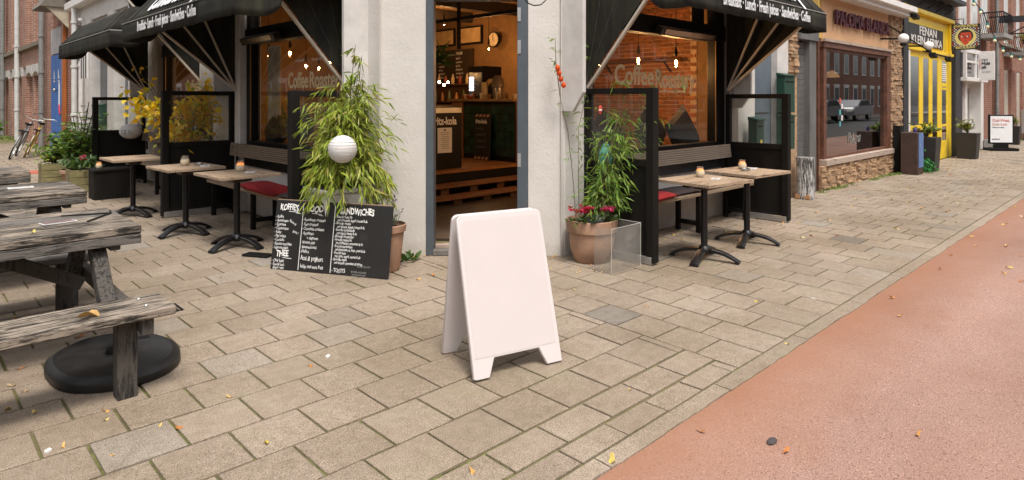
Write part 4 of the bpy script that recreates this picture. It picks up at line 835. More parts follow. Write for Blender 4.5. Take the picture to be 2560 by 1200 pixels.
# ---------------- plants ----------------
BAM=leaf_mat('bamboo_leaf',[(.14,.21,.02),(.24,.33,.03),(.34,.42,.05),(.46,.50,.10),(.09,.15,.02),(.52,.45,.15)])
DGR=leaf_mat('dark_green_leaf',[(.03,.07,.015),(.05,.11,.02),(.08,.15,.03),(.04,.08,.02)]); YEL=leaf_mat('yellow_vine_leaf',[(.75,.52,.02),(.80,.60,.03),(.72,.40,.02),(.55,.50,.04),(.28,.36,.03)])
MGR=leaf_mat('mid_green_leaf',[(.06,.13,.02),(.10,.20,.03),(.13,.24,.04),(.17,.22,.04)]); PNK=leaf_mat('magenta_petal',[(.62,.04,.20),(.75,.10,.30),(.50,.02,.12)]); RDP=leaf_mat('crimson_petal',[(.42,.01,.05),(.55,.03,.09),(.30,.01,.03)]); ORP=leaf_mat('orange_lantern_pod',[(.75,.12,.01),(.65,.08,.01)])
LAV=leaf_mat('lavender_bloom',[(.08,.05,.12),(.12,.08,.16)]); SILG=leaf_mat('silver_green_leaf',[(.20,.24,.17),(.12,.16,.10)]); CANE=M('bamboo_cane',(.10,.08,.035),.5,var=.4); STEM=M('dark_stem',(.06,.045,.025),.7)
def lshape(kind):
    if kind=='lance': return [(0,0,0),(.075,.25,.012),(.065,.6,-.02),(0,1,-.14),(-.065,.6,-.02),(-.075,.25,.012)],[(0,1,2,3),(0,3,4,5)]
    if kind=='oval': return [(0,0,0),(.22,.3,.03),(.24,.62,.02),(0,1,-.08),(-.24,.62,.02),(-.22,.3,.03),(0,.5,-.03)],[(0,1,2,6),(6,2,3),(0,6,4,5),(6,3,4)]
    if kind=='maple': return [(0,0,0),(.28,.02,.02),(.42,.42,.0),(.22,.5,.02),(0,1,-.1),(-.22,.5,.02),(-.42,.42,0),(-.28,.02,.02),(0,.4,-.03)],[(0,1,2,8),(8,2,3),(8,3,4),(8,4,5),(8,5,6),(0,8,6,7)]
    if kind=='petal': return [(0,0,0),(.3,.5,.08),(.18,1,.0),(-.18,1,0),(-.3,.5,.08)],[(0,1,2,3,4)]
LM={}
def leaves(parent,lst,kind,mat,name='leaf',ind=60,rest='foliage'):
    """lst: (pos, direction, size); the ones nearest the viewer are single objects, the rest one mass"""
    V,F=lshape(kind); org=wloc(parent); lst=sorted(lst,key=lambda q:-q[2]/max(.1,(q[0]-Vector((0,0,1.5))).length)+R.random()*.0)
    k=(kind,mat.name)
    if k not in LM:
        me=bpy.data.meshes.new(name); me.from_pydata(V,[],F); me.materials.append(mat); LM[k]=me
    mb=MB()
    for i,(p,d,sz) in enumerate(lst):
        d=d.normalized(); side=d.cross(Vector((0,0,1)))
        if side.length<.05: side=Vector((1,0,0))
        side.normalize(); side=(Matrix.Rotation(R.uniform(-1,1),3,d)@side); n=side.cross(d)
        mt=Matrix((side,d,n)).transposed()
        if i<ind:
            o=bpy.data.objects.new(name,LM[k]); col.objects.link(o); o.parent=parent; m4=mt.to_4x4(); m4.translation=p-org; o.matrix_basis=m4@Matrix.Diagonal((sz,sz,sz,1))
        else:
            mb.cr=R.random(); mb.add([p+mt@(Vector(v)*sz) for v in V],F)
    if mb.v:
        me=bpy.data.meshes.new(rest); me.from_pydata([tuple(Vector(v)-org) for v in mb.v],[],mb.f); me.materials.append(mat)
        a=me.attributes.new('rnd','FLOAT','FACE'); a.data.foreach_set('value',mb.r); o=bpy.data.objects.new(rest,me); col.objects.link(o); o.parent=parent; o['kind']='stuff'
def rv(s=1): return Vector((R.gauss(0,1),R.gauss(0,1),R.gauss(0,1)))*s
def spray(base,d,n,L,sz,droop=.5,drp=.75):
    """a twig with leaves fanning along it"""
    out=[]; p=Vector(base); d=Vector(d).normalized()
    for i in range(n):
        q=i/max(1,n-1); pp=p+d*L*q+Vector((0,0,-droop*L*q*q)); dd=(d+rv(.45)+Vector((0,0,-drp-.5*R.random()))); out.append((pp,dd,sz*R.uniform(.7,1.25)))
    return out
def pot(t,c,prof,mat=TER,n=28,soil=True):
    o=MB().lathe(prof,c,n,capt=False).build('pot',mat,t,smooth=True)
    if soil: z=prof[-1][1]-.03; r=prof[-1][0]*.93; MB().lathe([(r,z-.01),(r*.5,z+.012),(.001,z+.015)],c,n,capb=False,capt=False).build('soil',TERD,t)
    return o
# big bamboo in a white planter, left of the door
bx=thing('bamboo_plant','big bushy bamboo with a white paper lantern in it, in a white lettered planter','potted bamboo',(2.90,5.32,0))
m=MB(); m.box(2.70,3.10,5.12,5.52,.05,.66); m.build('planter',M('white_planter',(.66,.64,.62),.5,var=.1),bx,bevel=.01); MB().box(2.685,3.115,5.105,5.535,.66,.70).build('planter_rim',M('white_planter',(.66,.64,.62),.5),bx,bevel=.006)
MB().box(2.72,3.08,5.14,5.50,.0,.05).build('foot',BLK,bx); MB().box(2.71,3.09,5.13,5.51,.69,.705).build('soil',TERD,bx)
text('COFFEEPLANT',(2.697,5.47,.50),(0,-1,0),(0,0,1),.062,BLK,bx,sx=.8,bold=.001); text('to go',(2.697,5.42,.40),(0,-1,0),(0,0,1),.075,BLK,bx,sx=.8,wob=.006,shear=.3)
text('COFFEEPLANT',(2.74,5.117,.50),(1,0,0),(0,0,1),.062,BLK,bx,sx=.8,bold=.001)
L_=[]; c0=Vector((2.96,5.19,.7))
for k in range(34):
    a_=R.uniform(0,6.28); r=R.uniform(0,.17); b=c0+Vector((r*math.cos(a_),r*math.sin(a_),0)); hh=R.uniform(.62,1.0) if k>2 else (1.28,1.2,1.15)[k]; ln=Vector((R.gauss(0,.10),R.gauss(0,.10),1))
    if k<3: ln=Vector((.04,-.05,1))
    pts=[b+Vector((ln.x*q*q*hh,ln.y*q*q*hh,q*hh)) for q in (0,.3,.6,.85,1)]; MB().tube(pts,[.006,.005,.004,.003,.002],5).build('cane',CANE,bx)
    for j in range(13):
        q=.12+.88*(j+R.random())/13; i0=min(3,int(q*4)); p=b+Vector((ln.x*q*q*hh,ln.y*q*q*hh,q*hh)); d=Vector((R.gauss(0,1),R.gauss(0,1),.3)).normalized(); wd=(.34 if q*hh<.85 else .26) if q*hh<1.0 else .10
        wd=max(.07,wd); L_+=spray(p,d,R.randint(5,9),R.uniform(.4,1)*wd,.105,.55)
for k in range(90): # skirt hanging down over the chalkboard
    a_=R.uniform(0,6.28); p=c0+Vector((.26*math.cos(a_)-.02,.26*math.sin(a_)-.03,R.uniform(-.04,.28))); L_+=spray(p,(math.cos(a_),math.sin(a_),-.4),6,.12,.11,.4)
leaves(bx,L_,'lance',BAM,'bamboo_leaf',290,'bamboo_foliage'); print('bamboo leaves',len(L_))
ln_=thing('paper_lantern','round white paper lantern hung in the big bamboo','lantern',(2.70,5.02,1.08))
m=MB(); n=24; pr=[(max(.004,.118*math.sin(math.pi*i/48)*(1+.018*(i%3==0))),.118-.118*math.cos(math.pi*i/48)) for i in range(49)]; m.lathe(pr,(2.735,4.90,.955),24,capb=False,capt=False); m.build('shade',LANT,ln_,smooth=True)
for z in (.985,1.01,1.035,1.06,1.085,1.11,1.135,1.16):
    r=math.sqrt(max(0,.118**2-(z-1.073)**2))+.0035; MB().tube([(2.735+r*math.cos(k*.349),4.90+r*math.sin(k*.349),z) for k in range(19)],.0012,4,cap=False).build('rib',M('wire_grey',(.4,.39,.38),.6),ln_)
MB().tube([(2.735,4.90,1.19),(2.80,5.0,1.35)],.0015,4).build('string',BLK,ln_)
# small terracotta pot of lavender behind the chalkboard
lv_=thing('lavender_pot','tall terracotta pot of lavender beside the right end of the chalkboard','potted plant',(3.11,4.80,0))
pot(lv_,(3.11,4.80,0),[(.10,.0),(.112,.02),(.15,.34),(.165,.345),(.17,.40),(.158,.405)])
L_=[];F_=[]
for k in range(46):
    a_=R.uniform(0,6.28); d=Vector((math.cos(a_)*.35,math.sin(a_)*.35,1)); b=Vector((3.11,4.8,.38))+Vector((math.cos(a_),math.sin(a_),0))*R.uniform(0,.1); h=R.uniform(.1,.3); e=b+d*h
    if k<22: MB().tube([b,e],.0016,4).build('stem',STEM,lv_); F_+=[(e+d*.01*j,rv(),.022) for j in range(5)]
    L_+=[(b+d*h*q*.6,d+rv(.5),.05) for q in (.1,.25,.4,.55,.7)]
leaves(lv_,L_,'lance',SILG,'leaf',20); leaves(lv_,F_,'petal',LAV,'bloom',20,'blooms')
# weed at the foot of the door pier
wd=thing('weed','small broad-leaved weed growing at the foot of the left door pier','weed',(3.38,4.95,0))
leaves(wd,[(Vector((3.40+R.uniform(-.06,.06),4.93+R.uniform(-.06,.06),.005)),Vector((math.cos(k*1.3)*.9,math.sin(k*1.3)*.9,R.uniform(.3,1.3))),R.uniform(.07,.13)) for k in range(13)],'oval',DGR,'leaf',13)
# right terracotta pot with bamboo and cyclamen
rp=thing('terracotta_pot','big terracotta pot planted with slender bamboo and pink cyclamen','potted bamboo',(4.58,3.72,0))
pc0=(4.66,3.76,0)
pot(rp,pc0,[(.15,0),(.165,.012),(.20,.12),(.215,.26),(.215,.275),(.232,.282),(.24,.36),(.238,.385),(.222,.39),(.215,.36)],n=36)
MB().lathe([(.09,.37),(.10,.41),(.088,.412),(.08,.38)],(4.56,3.66,0),20,capb=False,capt=False).build('inner_pot',M('dark_grey_pot',(.04,.045,.05),.5),rp,smooth=True)
L_=[]
def cane_path(pts,r,par): MB().tube(pts,r,5).build('cane',CANE,par)
for k in range(30):
    a_=R.uniform(0,6.28); b=Vector((4.74,3.70,.38))+Vector((math.cos(a_),math.sin(a_),0))*R.uniform(0,.09); hh=R.uniform(.35,1.05) if k>5 else R.uniform(1.05,1.35); ln=Vector((R.gauss(.17,.19),R.gauss(-.12,.17),1)); pts=[b+Vector((ln.x*q*q*hh,ln.y*q*q*hh,q*hh)) for q in (0,.3,.6,.85,1)]
    cane_path(pts,[.005,.005,.004,.003,.002],rp)
    for j in range(9):
        q=.2+.8*(j+R.random())/9; p=b+Vector((ln.x*q*q*hh,ln.y*q*q*hh,q*hh)); L_+=spray(p,(R.gauss(.25,1),R.gauss(-.2,1),.35),R.randint(4,7),R.uniform(.10,.24),.088,.55)
# thin runners up the wall: one bare with orange pods, one taller leaning on the timber
def run(pts,dens,L,sz):
    pts=[Vector(p) for p in pts]; cane_path(pts,[.004]*(len(pts)-1)+[.002],rp)
    for i in range(len(pts)-1):
        for j in range(dens):
            q=R.random(); p=pts[i]*(1-q)+pts[i+1]*q; L_.extend(spray(p,(R.gauss(0,1),R.gauss(0,1),.5),R.randint(3,5),L,sz,.4))
def onp(px,py,k=3.98,ax='y'): # point on the plane y=k seen from the photo's viewpoint, used for measured positions
    cx=(px-1280)/1600; c,s_=math.cos(A),math.sin(A); rx=cx*c+s_; ry=-cx*s_+c; t=k/(ry if ax=='y' else rx); return Vector((rx*t,ry*t,1.5-(py-247)/1600*t))
run([onp(1441,560,3.72),onp(1432,440,3.80),onp(1420,330,3.9),onp(1400,240,3.98)],2,.05,.05)
run([onp(1400,240,3.98),onp(1390,160,4.0),onp(1388,95,4.02)],6,.05,.055)
run([onp(1448,560,3.72),onp(1446,420,3.76),onp(1447,320,3.86),onp(1462,250,3.9)],7,.08,.06)
run([onp(1462,250,3.86),onp(1460,120,3.86),onp(1455,25,3.84)],3,.05,.05)
leaves(rp,L_,'lance',leaf_mat('slender_bamboo_leaf',[(.07,.15,.02),(.13,.25,.03),(.20,.34,.05),(.32,.42,.09),(.06,.11,.02)]),'bamboo_leaf',280,'bamboo_foliage')
for (px,py) in ((1394,170),(1398,183),(1402,198),(1409,213)):
    p=onp(px,py,3.95); MB().lathe([(.003,.034),(.017,.022),(.024,.004),(.02,-.014),(.003,-.028)],p,10,capb=False,capt=False).build('lantern_pod',ORP,rp,smooth=True)
for (p,lab,c_) in (((4.83,3.73,.93),'teal paper lantern hidden in the slender bamboo',(.10,.34,.30)),):
    t=thing('teal_lantern',lab,'lantern',p); MB().lathe([(.02,-.15),(.055,-.10),(.07,0),(.055,.10),(.02,.15)],p,16).build('shade',M('teal_paper',c_,.7,var=.1),t,smooth=True)
t=thing('round_tag','small red and white oval tag hanging in the slender bamboo','tag',tuple(onp(1501,275,3.7))); p=onp(1501,275,3.7); MB().lathe([(.001,-.045),(.02,-.035),(.026,0),(.02,.035),(.001,.045)],p,12,sy=.3).build('tag',M('tag_red',(.5,.06,.04),.5),t,smooth=True); MB().lathe([(.001,-.018),(.02,-.01),(.027,0),(.02,.01),(.001,.018)],p,12,sy=.35).build('band',WHT,t,smooth=True)
def cyclamen(par,c,n,mat,h=.12,ind=30):
    F_=[];L2=[]
    for k in range(n):
        a_=R.uniform(0,6.28); e=Vector(c)+Vector((math.cos(a_)*R.uniform(0,.07),math.sin(a_)*R.uniform(0,.07),h*R.uniform(.7,1.2)))
        F_+=[(e,Vector((math.cos(q*1.26),math.sin(q*1.26),1.1)),.036) for q in range(5)]
    for k in range(30): a_=R.uniform(0,6.28); L2.append((Vector(c)+Vector((math.cos(a_)*R.uniform(0,.09),math.sin(a_)*R.uniform(0,.09),R.uniform(0,.05))),Vector((math.cos(a_),math.sin(a_),.5)),.05))
    leaves(par,F_,'petal',mat,'petal',ind,'petals'); leaves(par,L2,'oval',DGR,'leaf',10)
cyclamen(rp,(4.49,3.68,.37),12,RDP); cyclamen(rp,(4.70,3.60,.38),14,PNK,.11); cyclamen(rp,(4.44,3.76,.37),6,RDP)
leaves(rp,[(Vector((4.58+R.uniform(-.08,.08),3.64+R.uniform(-.05,.05),.38)),Vector((R.gauss(0,.5),R.gauss(0,.5),1)),R.uniform(.06,.12)) for _ in range(60)],'lance',SILG,'leaf',12)
# acrylic sheets folded round the pot
px_=thing('acrylic_screen','clear bent acrylic sheet standing round the terracotta pot','acrylic sheet',(4.5,3.36,0))
MB().box(4.40,4.83,3.335,3.340,.0,.385).build('sheet',PLX,px_); MB().box(4.828,4.833,3.342,3.70,.0,.385).build('sheet',PLX,px_); MB().box(4.396,4.40,3.34,3.52,0,.385).build('sheet',PLX,px_)
m=MB(); m.tube([(4.398,3.336,.0),(4.398,3.336,.386),(4.83,3.336,.386),(4.83,3.70,.386)],.0022,5).tube([(4.83,3.336,0),(4.83,3.336,.386)],.0022,5); m.build('polished_edge',M('acrylic_edge',(.62,.60,.56),.3),px_)
# yellow vine by the middle-left wind screen
yv=thing('yellow_vine','yellow autumn vine spilling over the middle-left wind screen','climbing plant',(2.75,9.35,0)); pot(yv,(2.85,9.3,0),[(.13,0),(.15,.25),(.16,.3),(.15,.31)],BLK)
L_=[]
for tgt,n in (((2.55,10.0,1.42),60),((2.35,9.9,1.50),40),((2.8,9.2,1.45),60),((3.05,9.15,1.7),55),((3.2,9.25,1.65),35),((2.75,9.2,1.1),60),((2.7,9.35,.95),35),((3.1,9.15,1.3),45),((2.95,9.1,.93),60),((2.60,10.1,1.75),10),((2.52,10.3,1.9),8)):
    T=Vector(tgt); b=Vector((2.85,9.3,.3)); mid=(b+T)/2+Vector((0,.05,.3)); MB().tube([b,mid,T],.005,5).build('stem',STEM,yv)
    for k in range(int(n*1.7)):
        q=R.random()**.35; p=b.lerp(mid,q*2) if q<.5 else mid.lerp(T,q*2-1); p=p+Vector((R.gauss(0,.10),R.gauss(0,.11),R.gauss(0,.08))); L_.append((p,Vector((R.gauss(0,1),R.gauss(0,1),-.7)),R.uniform(.06,.115)))
leaves(yv,L_,'maple',YEL,'vine_leaf',240,'vine_foliage')
p=onp(520,215,9.2); w2=thing('balloon_lantern','round white paper lantern inside the window behind the yellow vine','lantern',(3.6,9.9,1.2)); MB().ball((3.62,10.0,1.15),.17,20).build('shade',LANT,w2,smooth=True)
t=thing('number_balloon','white egg-shaped lantern numbered 12 1/2 by the furthest wind screen','lantern',(2.98,12.7,.95)); MB().lathe([(max(.004,.175*math.sin(math.pi*i/20)),.13-.13*math.cos(math.pi*i/20)) for i in range(21)],(2.98,12.7,.80),24,capb=False,capt=False).build('shade',LANT,t,smooth=True)
text('12 ½',(2.80,12.57,.89),(.72,-.55,0),(0,0,1),.11,BLK,t,sx=.8)
# ---------------- right-hand street front ----------------
def T(m,name,mat,par,**k): return m.build(name,mat,par,**k)
STU=M('peach_stucco',(.62,.37,.20),.85,var=.12,scale=2,fine=50); BRW=M('weathered_red_brown_wood',(.13,.05,.028),.55,var=.5,scale=9,chips=((.3,.24,.19),16,.66,(.4,1,3)))
SIL2=wood_old('flaking_sill_wood',(.42,.33,.27),(.07,.04,.03),.46); GRB=M('grey_brown_board',(.13,.125,.12),.7,var=.3,stretch=(1,1,.3),chips=((.25,.23,.2),18,.72))
STO=M('split_stone',(.52,.33,.19),.85,var=.35,scale=16,pr=.42,fine=45,bs=.8,bd=.01)
B1=brick_mat('red_brick',(.26,.095,.06),(.33,.13,.085),(.33,.28,.23)); B2=brick_mat('brown_brick',(.20,.085,.06),(.27,.115,.085),(.34,.29,.24),bw=.22,bh=.066); B3=brick_mat('pinkish_brick',(.29,.125,.09),(.38,.185,.135),(.50,.42,.35),bw=.21,bh=.066)
YLW=M('yellow_gloss_paint',(.82,.56,.02),.4,var=.12,scale=4,chips=((.4,.25,.02),12,.75)); DKR=M('dark_slate_paint',(.03,.03,.033),.6,var=.3)
pal=thing('corner_restaurant','peach stucco restaurant with stone cladding and a big brown framed window','building',(12.7,4.05,0))
# grey-blue door and white frame between the cafe and the restaurant
dr=thing('side_door_front','white framed entrance with a blue grey panelled door behind the right wind screen','doorway',(9.0,4.3,0))
T(MB().box(8.64,9.30,4.13,4.18,.12,2.5),'door',M('blue_grey_panel_door',(.12,.15,.18),.4,var=.15),dr); m=MB()
for z0,z1 in ((.25,.75),(.85,1.15),(1.3,2.3)): m.box(8.74,9.2,4.118,4.129,z0,z1)
T(m,'door_panel',M('blue_grey_panel_door',(.12,.15,.18),.4),dr,bevel=.004); T(MB().box(8.60,8.66,4.08,4.42,0,3.4),'jamb',WHTG,dr); T(MB().box(9.30,9.68,4.04,4.42,.0,3.4),'jamb',WHTG,dr); T(MB().box(8.66,9.3,4.15,4.42,2.5,3.4),'transom',WHTG,dr); T(MB().box(8.66,9.3,4.1,4.45,0,.12),'step',M('grey_stone_step',(.25,.24,.22),.8),dr)
def postbox(x,z0,z1,label,w_=.28,y=4.02,ax='x'):
    t=thing('letterbox',label,'letterbox',(x,y,z0)); g=M('green_letterbox',(.012,.05,.034),.4,var=.1)
    if ax=='x': T(MB().box(x,x+w_,y-.12,y,z0,z1-.03),'body',g,t,bevel=.006); T(MB().prism([(0,0),(.14,0),(.14,.015),(0,.05)],(x-.01,y,z1-.03),(0,-1,0),(0,0,1),(1,0,0),w_+.02),'lid',g,t); T(MB().box(x+.04,x+w_-.04,y-.125,y-.121,z1-.12,z1-.10),'slot',BLK,t); T(MB().box(x+.1,x+.16,y-.125,y-.121,z0+.12,z0+.17),'sticker',M('yellow_sticker',(.6,.45,.12),.6),t)
    else: T(MB().box(y-.12,y,x,x+w_,z0,z1-.03),'body',g,t,bevel=.006); T(MB().prism([(0,0),(.14,0),(.14,.015),(0,.05)],(y,x-.01,z1-.03),(-1,0,0),(0,0,1),(0,1,0),w_+.02),'lid',g,t)
postbox(9.22,1.30,1.86,'upper of two dark green letterboxes right of the grey door',.36); postbox(9.22,.76,1.27,'lower of two dark green letterboxes right of the grey door',.36); postbox(8.25,.78,1.24,'dark green letterbox seen through the far right wind screen',.22,y=3.98)
lg=thing('painted_post','short thick post with flaking white paint beside the far wind screen','post',(9.86,3.92,0)); m=MB(); m.lathe([(.13,0),(.13,.05),(.125,.3),(.13,.62)],(9.86,3.86,0),10); T(m,'post',wood_old('flaking_white_post',(.55,.53,.51),(.03,.027,.025),.55,2),lg,smooth=True); T(MB().box(9.74,9.98,3.76,3.97,0,.07),'foot',M('orange_stone_foot',(.4,.2,.09),.85),lg,bevel=.01)
sid=thing('grey_shutter_front','narrow grey weatherboarded strip between the letterboxes and the restaurant','shutter',(10.4,4.1,0))
for k in range(24): T(MB().obox((10.22,4.105,.09+.098*k),(1,0,0),(0,1,.12),(0,-.12,1),.185,.012,.046),'board',GRB,sid)
T(MB().box(10.40,10.66,4.0,4.12,0,2.5),'frame_post',GRB,sid,bevel=.005); T(MB().box(9.98,10.7,3.97,4.14,2.42,2.60),'header',GRB,sid,bevel=.005); T(MB().box(10.02,10.4,4.12,4.2,0,2.5),'backing',BLK,sid)
# restaurant body
T(MB().box(10.66,14.66,4.35,4.6,0,3.3),'rear_wall',BLK,pal); T(MB().box(11.02,14.50,4.03,4.35,2.44,3.26),'fascia',STU,pal,bevel=.004); T(MB().box(10.88,11.03,4.05,4.35,2.5,3.26),'fascia_end',M('ochre_edge',(.55,.36,.10),.7),pal)
T(MB().box(10.9,15.35,3.72,4.4,3.28,3.40),'cornice',WHT,pal,bevel=.01); T(MB().box(10.9,15.3,3.80,4.4,3.2,3.28),'cornice_bed',WHT,pal)
T(MB().box(9.6,15.4,4.05,4.5,3.41,7.5),'upper_wall',B1,pal)
wf=MB(); wf.box(10.96,14.5,3.98,4.12,2.35,2.45).box(10.98,11.10,4.0,4.12,.50,2.35).box(14.28,14.5,3.99,4.14,.50,2.35).box(10.7,10.98,4.2,4.3,.45,2.4).box(11.10,14.28,4.02,4.10,2.30,2.35).box(11.1,14.28,4.02,4.1,.5,.55)
wfo=T(wf,'window',BRW,pal,bevel=.004); T(MB().box(10.93,14.55,3.93,4.2,.40,.50),'sill',SIL2,pal,bevel=.006); T(MB().box(10.94,14.5,3.955,4.0,2.445,2.49),'drip_edge',SIL2,pal)
T(MB().box(11.10,14.28,4.055,4.062,.55,2.30),'pane',glass_mat('restaurant_glass',(.55,.53,.5),2.2,base=.08),wfo); T(MB().box(11.10,14.28,4.066,4.068,.55,1.0),'frosted_band',glass_mat('frosted_band_mat',(.5,.5,.48),.3,dirt=.45,dc=(.12,.12,.11)),wfo)
text('Paloma',(12.2,4.05,.70),(1,0,0),(0,0,1),.26,M('etched_grey',(.24,.24,.22),.7),wfo,sx=.9,wob=.02,shear=.4,ex=.0008)
T(MB().box(10.75,10.79,4.0,4.35,.0,2.44),'window_return',BRW,pal)
# interior things behind the restaurant window
lt=thing('woven_lamp','small woven pendant lamp inside the restaurant window','lamp',(11.9,4.2,1.9)); T(MB().lathe([(.02,.12),(.06,.1),(.12,.03),(.13,0)],(11.95,4.22,1.88),16,capb=False),'shade',M('woven_shade',(.5,.3,.15),.7,emis=((1,.6,.3),.6)),lt,smooth=True); T(MB().tube([(11.95,4.22,2.0),(11.95,4.22,2.4)],.006,5),'cord',BLK,lt)
po=thing('framed_menu','white framed blue poster at the left of the restaurant window','poster',(11.2,4.12,1.3)); T(MB().box(11.14,11.42,4.10,4.12,.95,1.75),'frame',WHT,po); T(MB().box(11.17,11.38,4.094,4.099,1.0,1.70),'print',M('blue_print',(.07,.10,.22),.6),po)
t=thing('window_sticker','strip of small stickers on the restaurant window','sticker',(11.9,4.05,1.1))
for k,c_ in enumerate(((.1,.35,.4),(.7,.7,.7),(.1,.4,.42),(.65,.6,.6),(.6,.1,.08))): T(MB().box(11.83+.09*(k%2),11.90+.09*(k%2),4.050,4.053,1.02+.10*k,1.11+.10*k),'sticker',M('sticker%d'%k,c_,.5),t)
# letters
ltm=[M('dark_plum_letter',(.075,.008,.018),.6,var=.5,scale=20),M('plum_letter_edge',(.16,.06,.09),.6)]
tt=text('PALOMA BLANCA',(0,0,0),(1,0,0),(0,0,1),.30,ltm[0],None,'sign_letters',sx=1,bold=.008,ex=.02,sp=1.05)
wx=max(v.co.x for v in tt.data.vertices)
for v in tt.data.vertices: v.co=Vector((11.42+v.co.x*(14.35-11.42)/wx-12.7,-.05+v.co.y*1.0,2.77+v.co.z*1.12))
tt.parent=pal
# split-stone cladding, laid piece by piece: base, left return and the right pillar
def clad(par,runs,cap=295):
    P_=[]
    for kind,a0,a1,z0,z1,off,hh,ll in runs:
        z=z0
        while z<z1-.01:
            h=min(R.uniform(.75,1.3)*hh,z1-z); a=a0-R.uniform(0,.6)*ll
            while a<a1:
                l=R.uniform(.6,1.5)*ll; b0,b1=max(a,a0),min(a+l,a1)
                if b1-b0>.02: P_.append((kind,b0,b1,z,z+h,off,R.uniform(.012,.045)))
                a+=l
            z+=h
    for i,(kind,b0,b1,za,zb,off,pr) in enumerate(P_):
        g=.003; m=MB(); j=lambda:R.uniform(-.006,.006)
        if kind=='y': c=[(b0+g,off-pr,za+g),(b1-g,off-pr+j(),za+g),(b1-g,off-pr,zb-g),(b0+g,off-pr+j(),zb-g)]; d=[(x+j()*.3,off,z) for x,_,z in c]
        else: c=[(off-pr,b0+g,za+g),(off-pr+j(),b1-g,za+g),(off-pr,b1-g,zb-g),(off-pr+j(),b0+g,zb-g)]; d=[(off,y,z) for _,y,z in c]
        m.add(c+d,[(0,1,2,3)]+[(k,(k+1)%4,4+(k+1)%4,4+k) for k in range(4)])
        if i<cap: m.build('stone',STO,par)
        else:
            globals().setdefault('_cr',MB()); _cr.cr=R.random(); b=len(_cr.v); _cr.add(m.v,[tuple(f) for f in m.f])
    if '_cr' in globals() and _cr.v: _cr.build('stone',STO,par,kind='stuff'); globals().pop('_cr')
T(MB().box(10.80,14.64,3.99,4.34,0,.40),'base_wall',STO,pal); T(MB().box(14.52,15.32,4.02,4.4,0,3.3),'pillar',STO,pal); T(MB().box(9.69,10.05,4.06,4.4,0,3.4),'pillar',STO,pal)
clad(pal,[('y',10.78,14.60,0,.40,3.99,.04,.16),('x',3.99,4.3,0,.40,10.80,.05,.16),('y',14.54,15.30,.4,3.28,4.02,.05,.19),('y',9.70,10.04,1.9,3.2,4.06,.06,.19)])
# dark downpipe box and brown/blue cabinet
t=thing('black_utility_box','black scuffed pipe casing beside the stone pillar','pipe casing',(14.6,3.95,0)); T(MB().box(14.62,14.86,3.86,3.99,0,.95),'casing',BLKW,t,bevel=.01); T(MB().tube([(14.72,3.85,0),(14.72,3.85,.8),(14.72,3.95,.9)],.05,8),'pipe',BLKW,t)
t=thing('street_cabinet','rusty brown cabinet with a scratched blue side','cabinet',(14.65,3.6,0)); T(MB().box(14.44,14.84,3.50,3.80,.0,.83),'body',M('rust_brown',(.055,.028,.02),.7,var=.4),t,bevel=.008); T(MB().box(14.50,14.82,3.492,3.499,.14,.82),'blue_panel',M('scratched_blue',(.10,.18,.38),.6,var=.2,chips=((.5,.45,.4),12,.62)),t); T(MB().lathe([(.03,0),(.035,.05),(.02,.09)],(14.75,3.62,.83),10),'cap',M('violet_cap',(.08,.05,.2),.5),t)
# globe lamps and spotlight on brackets
def globe(x,z,label):
    t=thing('globe_lamp',label,'lamp',(x,3.65,z),'white globe lamps over the restaurants'); T(MB().ball((x,3.62,z),.095,18),'globe',M('opal_globe',(.82,.80,.76),.25,var=.02),t,smooth=True); T(MB().tube([(x,4.02,z+.02),(x,3.7,z+.0)],.018,6),'arm',BLK,t); T(MB().lathe([(.05,-.02),(.06,.0),(.05,.03)],(x,3.62,z-.12),10),'collar',BLK,t)
globe(13.95,2.66,'white globe lamp left of the yellow restaurant sign'); globe(15.75,2.62,'white globe lamp below the yellow restaurant sign')
def spot(a,b,label):
    t=thing('spotlight',label,'spotlight',a); T(MB().tube([a,b],.014,6),'arm',BLK,t); T(MB().obox((b[0],b[1]-.02,b[2]-.05),(1,0,-.2),(0,1,0),(.2,0,1),.10,.06,.04),'head',BLK,t,bevel=.006)
spot((14.35,4.0,2.98),(15.5,3.5,2.45),'black spotlight on a long arm beside the globe lamp'); spot((15.2,4.0,3.3),(15.2,3.75,3.25),'black floodlight under the eaves of the stone pillar'); spot((16.9,4.0,2.6),(17.3,3.6,2.45),'black spotlight under the yellow restaurant sign')
# yellow restaurant
ye=thing('yellow_restaurant','bright yellow restaurant front with tall glazed doors','building',(17.7,4.05,0))
T(MB().box(15.33,15.68,3.97,4.4,0,3.5),'black_post',DKR,ye); T(MB().box(15.68,16.0,4.02,4.4,0,2.65),'white_post',WHT,ye); T(MB().box(15.5,19.9,4.10,4.4,2.62,3.50),'fascia',YLW,ye); T(MB().box(15.45,19.92,3.98,4.4,3.44,3.54),'cornice',YLW,ye,bevel=.01); T(MB().box(15.6,19.9,4.0,4.4,2.58,2.66),'moulding',YLW,ye,bevel=.01)
for x in (15.6,19.7): T(MB().box(x,x+.14,4.04,4.11,2.67,3.43),'pilaster',YLW,ye)
T(MB().box(16.0,19.9,4.30,4.6,0,2.6),'backing',BLK,ye)
def yp(x0,x1,z0,z1,y=4.06,name='rail'): T(MB().box(x0,x1,y,y+.07,z0,z1),name,YLW,ye,bevel=.006)
xsr=[(16.0,16.14),(16.84,17.16),(17.68,17.98),(18.48,18.88),(19.36,19.85)]
for a_,b_ in xsr: yp(a_,b_,0,2.6,4.05,'stile')
